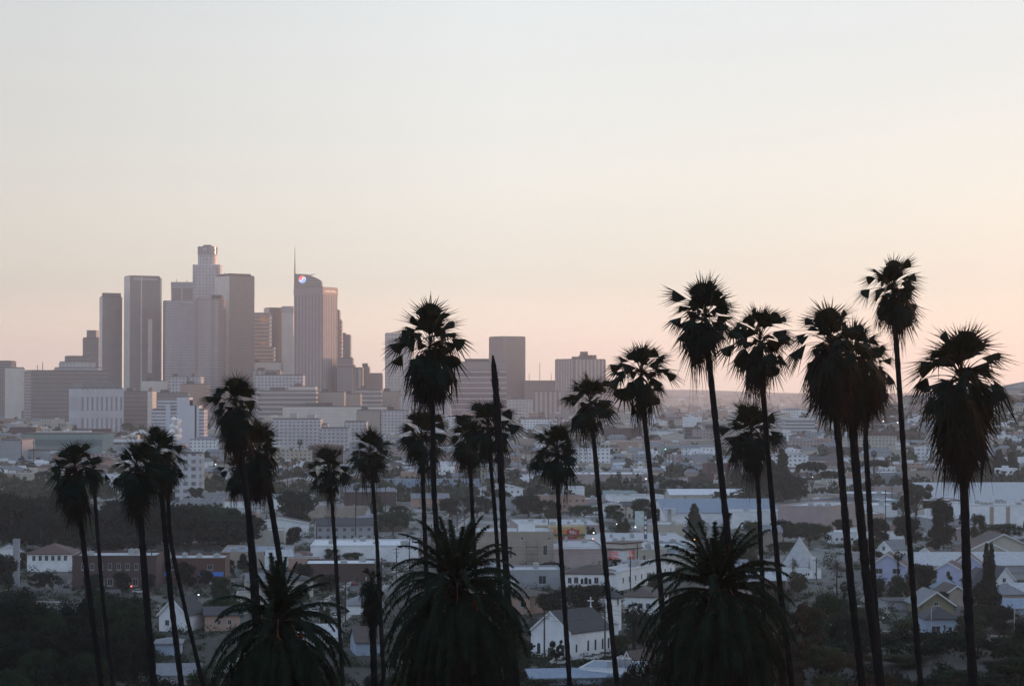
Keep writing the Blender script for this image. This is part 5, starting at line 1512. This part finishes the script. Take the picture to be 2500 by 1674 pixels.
for i, (px, t) in enumerate(((1917, 1264), (1925, 1251), (1934, 1262), (1944, 1256), (1958, 1258), (1972, 1250), (1990, 1262))): T(px, t, 1296, 8, 'cypress', 0, None)
T(1982, 1128, 1212, 84, 'umbrella', 0, 'umbrella shaped pine left of the merged trunks')
T(2030, 1150, 1212, 60, 'umbrella', 0, 'smaller umbrella pine between merged trunks')
T(2134, 1123, 1190, 84, 'umbrella', 0, 'umbrella shaped pine right of the merged trunks')
T(1910, 1092, 1222, 66, 'conifer', 0, 'tall dark conifer, highest beside low fan palm')
T(1870, 1120, 1222, 66, 'round', 0, 'dark tree left of the tall dark conifer')
T(1950, 1160, 1224, 70, 'round', 0, 'dark tree right of the tall dark conifer')
T(1835, 1140, 1214, 50, 'conifer', 0, 'grey conifer behind the low fan palm trunk')
T(1800, 1120, 1206, 44, 'conifer', 0, 'conifer above the red light')
T(2402, 1112, 1160, 46, 'conifer', 0, 'left hillside conifer near the right edge')
T(2440, 1095, 1165, 56, 'conifer', 0, 'tall hillside conifer near the right edge')
T(2470, 1100, 1165, 50, 'conifer', 0, 'right hillside conifer at the edge')
T(2250, 1374, 1452, 84, 'round', 0, 'dense dark tree between the lavender houses')
T(2188, 1404, 1470, 52, 'round', 1, 'bushy tree before the left lavender house')
T(2140, 1410, 1470, 50, 'round', 0, 'dark bush left of lavender house')
T(2400, 1418, 1530, 100, 'round', 0, 'dark tree mass around the cypress feet')
T(2440, 1470, 1560, 110, 'round', 0, 'dark tree under the slate roof at right')
T(2370, 1500, 1590, 100, 'round', 1, 'dark tree left of right edge street lamp')
T(2215, 1510, 1590, 100, 'round', 1, 'dark tree below the olive gabled house')
T(2110, 1480, 1570, 100, 'round', 1, 'dark tree among scrub right of thick trunk')
T(1430, 1420, 1500, 210, 'wide', 0, 'broad dark tree behind the church roof', d=700)
T(1340, 1445, 1500, 70, 'round', 0, 'dark shrub left of the church tree')
T(1345, 1370, 1392, 60, 'wide', 0, 'dark shrub at the foot of the tan hall')
T(1521, 1262, 1312, 46, 'round', 2, 'round dark tree left of the blade sign')
T(1443, 1284, 1316, 30, 'round', 2, 'round tree right of the yellow shop')
T(1698, 1276, 1330, 60, 'round', 1, 'leafy tree behind the date palm tips')
T(1836, 1270, 1350, 56, 'round', 1, 'green tree right of the right date palm fronds')
T(1690, 1256, 1284, 60, 'round', 3, 'reddish small tree by the white billboard')
T(1568, 1216, 1275, 66, 'round', 1, 'green tree right of the aqua block')
T(1610, 1240, 1280, 50, 'round', 1, 'green tree left of the white billboard')
T(1500, 1232, 1270, 60, 'round', 1, 'green tree below the aqua block')
T(1425, 1230, 1268, 90, 'wide', 1, 'hedge like trees below mission house')
T(1650, 1168, 1210, 90, 'wide', 0, 'dark broad tree left of the purple brick block')
T(1290, 1205, 1262, 84, 'round', 0, 'dark tree at the middle of the plain')
T(1335, 1218, 1262, 84, 'wide', 0, 'broad dark tree left of the mission house')
T(1225, 1200, 1240, 60, 'round', 0, 'dark tree between the centre trunks')
T(1165, 1206, 1262, 100, 'wide', 0, 'wide dark trees right of the white roofed shed')
T(1100, 1215, 1262, 70, 'round', 0, 'dark tree above the central date palm')
T(1320, 1180, 1220, 34, 'round', 0, 'dark tree by the street end')
T(1236, 1112, 1160, 36, 'round', 0, 'grey tree by the going away street')
T(723, 1196, 1298, 118, 'round', 0, 'big dark tree right of the leaning trunk')
T(716, 1284, 1334, 52, 'round', 0, 'smaller dark tree below the big one')
T(810, 1338, 1372, 50, 'round', 1, 'leafy shrub before the long white shop')
T(860, 1345, 1376, 60, 'wide', 1, 'low shrub right of the leafy one')
T(648, 1338, 1350, 40, 'wide', 1, 'small shrub before the cream workshop')
T(500, 1222, 1332, 190, 'wide', 1, 'big green tree mass behind the leaning trio')
T(430, 1250, 1338, 110, 'round', 0, 'dark tree left part of the green mass')
T(560, 1240, 1330, 80, 'round', 1, 'green tree right end of the mass')
rt = random.Random(31)
for k in range(34):
    px = rt.uniform(-30, 600)
    T(px, rt.uniform(1200, 1250) if px < 380 else rt.uniform(1225, 1262), rt.uniform(1318, 1350), rt.uniform(110, 170), rt.choice(['round', 'round', 'wide']), rt.choice([0, 1, 0]))
for px, t, b, w_ in ((262, 1300, 1362, 110), (345, 1296, 1360, 90), (10, 1350, 1440, 80), (300, 1395, 1450, 60), (225, 1400, 1450, 70), (360, 1400, 1445, 50)): T(px, t, b, w_, 'round', 0)
T(110, 1395, 1440, 90, 'wide', 0, 'dark tree under the red hip roof house')
T(252, 1434, 1580, 130, 'round', 0, 'big dark tree right, lower left corner group')
T(322, 1450, 1570, 90, 'round', 0, 'dark tree by the lower left road')
T(180, 1500, 1660, 150, 'round', 0, 'dark tree between the far left trunks')
T(50, 1432, 1600, 130, 'round', 0, 'big dark tree in the far left corner')
T(120, 1500, 1650, 120, 'round', 1, 'dark tree low beside the far left trunks')
T(455, 1370, 1440, 70, 'round', 0, 'tree in front of the rust red shop')
T(500, 1390, 1430, 44, 'round', 0, 'small tree before the blue awning')
T(800, 1400, 1450, 70, 'round', 0, 'dark trees under the brick fronted building')
T(905, 1450, 1560, 70, 'round', 0, 'tree left of central date palm')
T(1260, 1560, 1640, 110, 'round', 0, 'tree left of the church facade', d=560)
T(1420, 1608, 1632, 70, 'wide', 1, 'low shrubs along the church wall')
T(1358, 1560, 1625, 36, 'airy', 0, 'banana like plant before the church facade')
T(1270, 1600, 1660, 60, 'round', 1, 'green bush below the church pole')
T(1330, 1655, 1674, 110, 'wide', 1, 'bush along the bottom edge below grey roof', d=545)
# scrub on the near slope, lower right and lower left
SL = [(1890, 1430, 430, 120), (1950, 1480, 420, 130), (2010, 1440, 450, 120), (2075, 1500, 420, 130), (1860, 1530, 380, 130), (1925, 1560, 360, 150), (2000, 1570, 370, 150), (2080, 1590, 360, 150), (2150, 1560, 400, 140), (2200, 1600, 360, 150), (2265, 1590, 380, 130),
      (2330, 1585, 390, 130), (2400, 1570, 400, 140), (2470, 1560, 400, 140), (2440, 1610, 350, 140), (2340, 1630, 340, 150), (2240, 1650, 330, 140), (2130, 1640, 330, 150), (2020, 1640, 330, 150), (1900, 1640, 330, 150), (1840, 1600, 350, 120)]
for i, (px, t, d, w_) in enumerate(SL):
    T(px, t, 0, w_, ('round', 'airy', 'round', 'wide')[i % 4] if t < 1600 else 'round', (2, 3, 1, 0, 2, 3)[i % 6] if px < 2150 else (0, 1)[i % 2], None, d=d, near=True)
for px, t, d, w_ in ((-10, 1440, 440, 150), (60, 1450, 430, 160), (125, 1470, 430, 130), (200, 1450, 440, 130), (265, 1440, 440, 140), (325, 1470, 430, 120), (350, 1520, 420, 90), (100, 1530, 400, 150), (180, 1520, 400, 150), (30, 1540, 390, 160), (270, 1540, 400, 130)):
    T(px, t, 0, w_, 'round', int(px) % 2, None, d=d, near=True)
for i, (px, t, d, w_) in enumerate([(20, 1560, 380, 140), (100, 1580, 370, 140), (170, 1600, 360, 150), (40, 1630, 340, 150), (140, 1640, 330, 150), (230, 1590, 380, 120), (560, 1640, 330, 150), (760, 1640, 330, 150), (1240, 1630, 330, 120), (500, 1630, 340, 120), (420, 1655, 330, 100), (820, 1620, 340, 120), (1560, 1600, 340, 120), (2490, 1600, 350, 150), (2380, 1640, 330, 170), (2290, 1560, 400, 110), (2500, 1500, 430, 110), (1000, 1600, 330, 160), (1150, 1600, 330, 160), (650, 1600, 330, 160), (1640, 1600, 330, 200), (1760, 1600, 330, 160), (900, 1640, 350, 110)]):
    T(px, t, 0, w_, 'round', i % 2, None, d=d, near=True)
# ================================================================ CARS
def car_proto(nm, col):
    o = thing('parked_car', 'x', 'car', (0, 0, 0), 0, 'parked cars')
    m = MB()
    prof = [(-2.2, .35), (2.2, .35), (2.25, .75), (1.2, .95), (-1.9, .98), (-2.25, .85)]
    m.poly_y(prof, -.88, .88)
    m.build('body', mat('car_' + nm, col, .3, .05, 1, metal=.2), o)
    m = MB()
    m.prism([(-1.8, -.8), (1.1, -.8), (1.1, .8), (-1.8, .8)], .96, 1.42, 0, [(-1.35, -.66), (.45, -.66), (.45, .66), (-1.35, .66)])
    m.build('window', glassm, o)
    m = MB(); m.box(-1.3, .4, -.62, .62, 1.421, 1.46); m.build('roof', mat('car_' + nm, col), o)
    for x in (-1.4, 1.4):
        for y in (-.9, .9):
            m = MB(); m.tube([(x, y - .1, .33), (x, y + .1, .33)], .33, 12); m.build('wheel', mat('tyre', (.02, .02, .02), .9, 0), o)
    for y in (-.6, .6):
        m = MB(); m.box(2.2, 2.27, y - .15, y + .15, .6, .74); m.build('headlight', metalm, o)
    index_kids(o)
    return o
cars = {n: car_proto(n, c) for n, c in (('white', (.6, .6, .6)), ('silver', (.35, .36, .38)), ('dark', (.04, .04, .05)), ('red', (.25, .03, .03)))}
cu = set()
def car(px, py, col, rz=0., lab=None, d=None):
    d = d or hit(px, py)
    p = at(px, py, d)
    z = terrain(p.x, p.y)
    k = cars[col]
    if k.name in cu: o = dup(k, (p.x, p.y, z + .05), rz)
    else: o = k; cu.add(k.name); o.location = (p.x, p.y, z + .05); o.rotation_euler = (0, 0, rz)
    o['label'] = lab or col + ' car parked ' + place_words(p.x, p.y, z)
    if not lab: LAB.append(o)
car(1291, 1636, 'silver', .5, 'silver car beside the grey gabled roof at the bottom')
car(1366, 1622, 'white', .2, 'white car before the church facade')
car(1440, 1612, 'white', .2, 'white car parked along the church wall, left one')
car(1458, 1608, 'white', .9, 'white car parked along the church wall, middle one')
car(1480, 1604, 'white', .1, 'white car parked at the church rear')
car(2348, 1592, 'white', .1, 'pale car by the dark bushes at lower right')
car(862, 1222, 'white', .1, 'white car below the grey houses')
for i in range(11): car(1240 + i * 9 + (i % 3) * 2, 1182 + (i % 2) * 4, ('white', 'silver', 'dark', 'white')[i % 4], .1)
for i in range(10): car(1282 + i * 4.5, 1172 - i * 4, ('white', 'dark', 'red', 'silver')[i % 4], 1.3)
for i in range(12): car(2100 + i * 13 + (i % 3) * 3, 1105 + (i % 2), ('white', 'silver', 'white', 'dark')[i % 4], .1)
for i in range(9): car(1080 + i * 16, 1186 + (i % 3), ('white', 'silver', 'dark')[i % 3], 0)
for px, py, c in ((540, 1420, 'white'), (556, 1424, 'silver'), (528, 1428, 'white'), (340, 1448, 'white'), (2, 1158, 'white'), (24, 1162, 'dark'), (48, 1160, 'silver'), (72, 1163, 'white'), (96, 1161, 'dark'), (120, 1164, 'white'), (640, 1240, 'white'), (650, 1243, 'silver'),
                  (1893, 1222, 'white'), (1885, 1236, 'silver'), (1700, 1292, 'white'), (1850, 1292, 'silver'), (1870, 1294, 'dark')):
    car(px, py, c, .3)
bo = at(135, 1508, hit(135, 1508))
o = thing('bus', 'long blue grey bus between the lower left dark trees', 'bus', (bo.x, bo.y, .05), .05)
m = MB(); m.box(-6, 6, -1.25, 1.25, .4, 3.1); m.build('body', mat('bus_blue', (.07, .11, .17), .4, .05, 1), o)
for i in range(7): m = MB(); m.box(-5.6 + i * 1.62, -4.2 + i * 1.62, -1.29, -1.254, 1.6, 2.6); m.build('window', glassm, o)
for x in (-4, 4): m = MB(); m.tube([(x, -1.2, .5), (x, 1.2, .5)], .5, 12); m.build('wheel', mat('tyre', (.02, .02, .02)), o)

rc_ = random.Random(17)
for i in range(46):
    y = 580 + i * 18 + rc_.uniform(-3, 3)
    sx_ = -62 + 42 * (y - 560) / 920
    for side in (-4.4, 4.4):
        if rc_.random() < .5: continue
        px, py = project((sx_ + side, y, 0))
        car(px, py, rc_.choice(['white', 'silver', 'dark', 'white', 'red']), math.radians(87), None, y)
# ================================================================ GENERIC BLOCKS BETWEEN THE NAMED ONES
rg = random.Random(21)
far_f = {c: facade('fac_plain_' + c.replace(' ', '_'), WALLS[c], (.06, .06, .07), 3.6, 3.2, .38, .42, .85, .3, .2, z0=-.9) for c in ('white', 'cream', 'tan', 'grey', 'pink', 'sand', 'brick', 'salmon')}
def free(x, y, r):
    for a, b, c in FOOT:
        if (a - x) ** 2 + (b - y) ** 2 < (r * .78 + c * .78) ** 2: return False
    return True
nb = 0
GB = []
tries = 0
while nb < 215 and tries < 14000:
    tries += 1
    py = rg.choice([rg.uniform(978, 1060), rg.uniform(1000, 1110), rg.uniform(1060, 1160), rg.uniform(1150, 1300), rg.uniform(1200, 1620), rg.uniform(1200, 1500)])
    px = rg.uniform(-30, 2530)
    if 1880 < px < 2120 and py > 1440: continue
    if px < 500 and py > 1385: continue
    if 1860 < px < 2080 and 1285 < py < 1470: continue
    if px < 360 and 1195 < py < 1345: continue
    if px > 2080 and py < 1100 and rg.random() < .6: continue
    d = hit(px, py)
    if d > 9000: continue
    p = at(px, py, d)
    if d > 1800: w_, dp, h = rg.uniform(16, 46), rg.uniform(14, 34), rg.choice([5, 7, 9, 12, 16])
    elif d > 950: w_, dp, h = rg.uniform(12, 34), rg.uniform(12, 26), rg.choice([4, 5, 6, 8])
    else: w_, dp, h = rg.uniform(9, 14), rg.uniform(9, 14), rg.uniform(3, 5.4)
    if px > 1850 and 1180 < py < 1330: h = min(h, 5)
    r = math.hypot(w_, dp) / 2
    if not free(p.x, p.y + dp / 2, r): continue
    # keep streets open
    if abs(p.x + 41) < 16 and p.y < 1490: continue
    nb += 1
    house = (d < 1300 and rg.random() < .62) or rg.random() < .2
    wc = rg.choice(['white', 'white', 'cream', 'tan', 'grey', 'pink', 'sand', 'white', 'brick', 'salmon'])
    rc = rg.choice(['grey', 'brown', 'dark', 'red', 'grey', 'light']) if house else rg.choice(['white', 'light', 'white', 'grey', 'blue'])
    kx = d / F
    kind = rg.choice(['hip', 'gable', 'gable']) if house else 'flat'
    tall = 'tall' if h >= 12 else 'mid height' if h > 6.5 else 'low'
    rw = {'hip': 'hip roofed house', 'gable': 'gabled house', 'flat': 'flat block'}[kind]
    wins = ()
    fac = far_f[wc] if h > 6 and rg.random() < .8 else None
    if d < 760:
        fac = None
        wins = row('front', 3, min(2.2, h * .55), 1.0, 1.2)
    z = terrain(p.x, p.y)
    ridge = CY  # placeholder, real ridge height set below
    o, _ = building('house' if house else 'flat_building', 'x', 'house' if house else 'building', (px, py), px, px + w_ / kx, rg.uniform(2, 14), None, kind,
                    ridge=project((p.x, p.y, z + h + rg.uniform(1.8, 3.0)))[1] if house else None, dep=dp, wall=wc, roofc=rc, wins=wins, axis=rg.choice('xy'), over=.5,
                    units=(4 if d < 1600 else 2) if not house else 0, group='low buildings of the plain', d=d, fac=fac, hgt=h)
    o['label'] = tall + ' ' + wc + ' ' + rw + ' ' + place_words(p.x, p.y, z)
    LAB.append(o)
    if house and d < 1300:
        g = _
        m = MB()
        cxx = g[0] + (g[1] - g[0]) * rg.uniform(.25, .75)
        m.box(cxx - .35, cxx + .35, dp * .5 + .8, dp * .5 + 1.5, h, h + g[4] + 1.1)
        m.build('chimney', wm('brick'), o)
        m = MB()
        dx = g[0] + (g[1] - g[0]) * rg.choice([.12, .86])
        m.box(dx - .5, dx + .5, -.08, -.004, .1, 2.2)
        m.build('door', darkm, o)
ntree = 0
tries = 0
while ntree < 118 and tries < 9000:
    tries += 1
    py = rg.choice([rg.uniform(985, 1060), rg.uniform(1040, 1160), rg.uniform(1150, 1300), rg.uniform(1200, 1420), rg.uniform(1300, 1620), rg.uniform(1400, 1620)])
    px = rg.uniform(-20, 2520)
    d = hit(px, py)
    if d > 7000: continue
    p = at(px, py, d)
    h = rg.uniform(6, 13) if d > 900 else rg.uniform(5, 9)
    wd = h * rg.uniform(.7, 1.15)
    if not free(p.x, p.y, wd * .35): continue
    if abs(p.x + 41) < 10: continue
    ntree += 1
    kind = rg.choice(['round', 'round', 'wide', 'conifer', 'round', 'airy', 'cypress' if d > 900 else 'round'])
    if kind == 'wide': wd *= 1.5
    if kind == 'cypress': wd = 2.4
    tree(px, project((p.x, p.y, terrain(p.x, p.y) + h))[1], py, wd * F / d, kind, rg.choice([0, 0, 1, 1, 2]), None, d=d)
# low growth: hedges and bushes between the houses, scrub on the near slope
def scrub(name, label, spots, leaf, rmin, rmax, per, seed):
    rr = random.Random(seed)
    m = MB()
    vs, fs = [], []
    for x, y, k in spots:
        r = rr.uniform(rmin, rmax) * k
        z = terrain(x, y)
        for q in range(int(per * min(2.2, r * r / (rmax * rmin)))):
            v = Vector((rr.gauss(0, 1), rr.gauss(0, 1), abs(rr.gauss(0, 1)))).normalized()
            c = Vector((x, y, z)) + Vector((v.x * r, v.y * r, v.z * r * .9)) * rr.uniform(.3, 1.05)
            a = Vector((rr.gauss(0, 1), rr.gauss(0, 1), rr.gauss(0, 1))).normalized() * .22 * (1 + r * .12)
            b = a.cross(v + Vector((.01, 0, 0))) * .8
            k2 = len(vs)
            vs += [c - a, c + b, c + a, c - b]
            fs.append((k2, k2 + 1, k2 + 2, k2 + 3))
    m.add(vs, fs)
    o = m.build(name, leaf)
    tag(o, label, 'undergrowth', kind='stuff')
sp_ = []
ru = random.Random(9)
for i in range(3000):
    y = ru.uniform(120, 560)
    x = ru.uniform(-.24, .24) * y + ru.uniform(-8, 8)
    if abs(y - 150) < 12 and ru.random() < .7: continue
    sp_.append((x, y, 1 if y < 300 else 1.5))
scrub('undergrowth', 'dark scrub covering the slope around the palm trunks', sp_, LC[0], .8, 2.0, 90, 2)
sp_ = []
for i in range(4200):
    py = 1150 + 500 * ru.random()
    px = ru.uniform(-60, 2560)
    d = hit(px, py)
    p = at(px, py, d)
    if not free(p.x, p.y, .5) and ru.random() < .85: continue
    sp_.append((p.x, p.y, ru.uniform(.6, 1.3) if ru.random() < .8 or p.y < 620 else 2.1))
scrub('hedge_growth', 'hedges and bushes between the houses of the plain', sp_, LC[1], 1.2, 2.4, 60, 3)
# the rest of the far city and its trees as masses
m = MB()
wn = ['white', 'cream', 'tan', 'grey', 'pink', 'sand', 'salmon']
for i in range(2600):
    py = 966 + 210 * rg.random() ** 1.6
    px = rg.uniform(-150, 2650)
    d = hit(px, py)
    if d > 13500: continue
    p = at(px, py, d)
    s = 1 if d < 3000 else 1.4
    w_, dp, h = rg.uniform(8, 22) * s, rg.uniform(9, 20) * s, rg.choice([3, 4, 4, 5, 6, 9]) * s
    if not free(p.x, p.y, w_ * .5): continue
    z = terrain(p.x, p.y)
    FOOT.append((p.x, p.y, w_ * .55))
    mi = rg.randrange(len(wn)) + (0 if h > 7 and rg.random() < .6 else len(wn) + 4)
    m.box(p.x - w_ / 2, p.x + w_ / 2, p.y - dp / 2, p.y + dp / 2, z - 3, z + h, mi)
    if rg.random() < .45: m.prism([(p.x - w_ / 2 - .4, p.y - dp / 2 - .4), (p.x + w_ / 2 + .4, p.y - dp / 2 - .4), (p.x + w_ / 2 + .4, p.y + dp / 2 + .4), (p.x - w_ / 2 - .4, p.y + dp / 2 + .4)], z + h + .01, z + h + 2.6, len(wn) + rg.choice([0, 1, 1, 2, 1]), [(p.x - w_ * .3, p.y), (p.x + w_ * .3, p.y), (p.x + w_ * .3, p.y + .1), (p.x - w_ * .3, p.y + .1)])
    else: m.box(p.x - w_ * .2, p.x + w_ * .1, p.y - dp * .2, p.y + dp * .1, z + h, z + h + 1.8, len(wn) + 3)
o = m.build('distant_buildings', [far_f[c] for c in wn] + [rm('red'), rm('grey'), rm('brown'), rm('white')] + [wm(c) for c in wn])
tag(o, 'countless low buildings filling the hazy plain up to the horizon', 'buildings', kind='stuff')
m = MB()
vs, fs, mis = [], [], []
for i in range(3600):
    py = 966 + 260 * rg.random() ** 1.15
    px = rg.uniform(-150, 2650)
    if rg.random() < .16: px, py = rg.uniform(2080, 2650), rg.uniform(955, 1120)
    d = hit(px, py)
    if d > 13500: continue
    p = at(px, py, d)
    r = rg.uniform(3, 7.5) * (1 if d < 4000 else 1.5)
    if not free(p.x, p.y, r * .4): continue
    z = terrain(p.x, p.y)
    for q in range(46 if d < 3200 else 22):
        v = Vector((rg.gauss(0, 1), rg.gauss(0, 1), abs(rg.gauss(0, 1)))).normalized()
        c = Vector((p.x, p.y, z)) + Vector((v.x * r, v.y * r, v.z * r * 1.3)) * rg.uniform(.6, 1.05)
        a = Vector((rg.gauss(0, 1), rg.gauss(0, 1), rg.gauss(0, 1))).normalized() * r * .30
        b = a.cross(v + Vector((.01, 0, 0))).normalized() * r * .24
        k = len(vs)
        vs += [c - a, c + b, c + a, c - b]
        fs.append((k, k + 1, k + 2, k + 3))
m.add(vs, fs)
o = m.build('distant_trees', leafmat('leaf_far', (.040, .048, .030), .15, None, .5, .02))
tag(o, 'countless trees dotting the hazy plain and the far hillside', 'trees', kind='stuff')
# ================================================================ HAZE
hm = bpy.data.materials.new('haze')
hm.use_nodes = True
t = hm.node_tree
t.nodes.clear()
out_ = t.nodes.new('ShaderNodeOutputMaterial')
pv = t.nodes.new('ShaderNodeVolumePrincipled')
pv.inputs['Color'].default_value = (1, .93, .935, 1)
pv.inputs['Density'].default_value = .000074
pv.inputs['Anisotropy'].default_value = .7
t.links.new(pv.outputs[0], out_.inputs['Volume'])
m = MB()
m.box(-7200, 7200, -300, 14100, -3, 336)
ho = m.build('haze', hm)
tag(ho, 'pale evening haze lying over the whole city plain', 'haze', kind='stuff')
finish_labels()
# names: repeats take Blender's own suffix already
for o in list(COL.objects):
    if o.type == 'EMPTY' and o.get('label') == 'x': print('UNLABELLED', o.name)
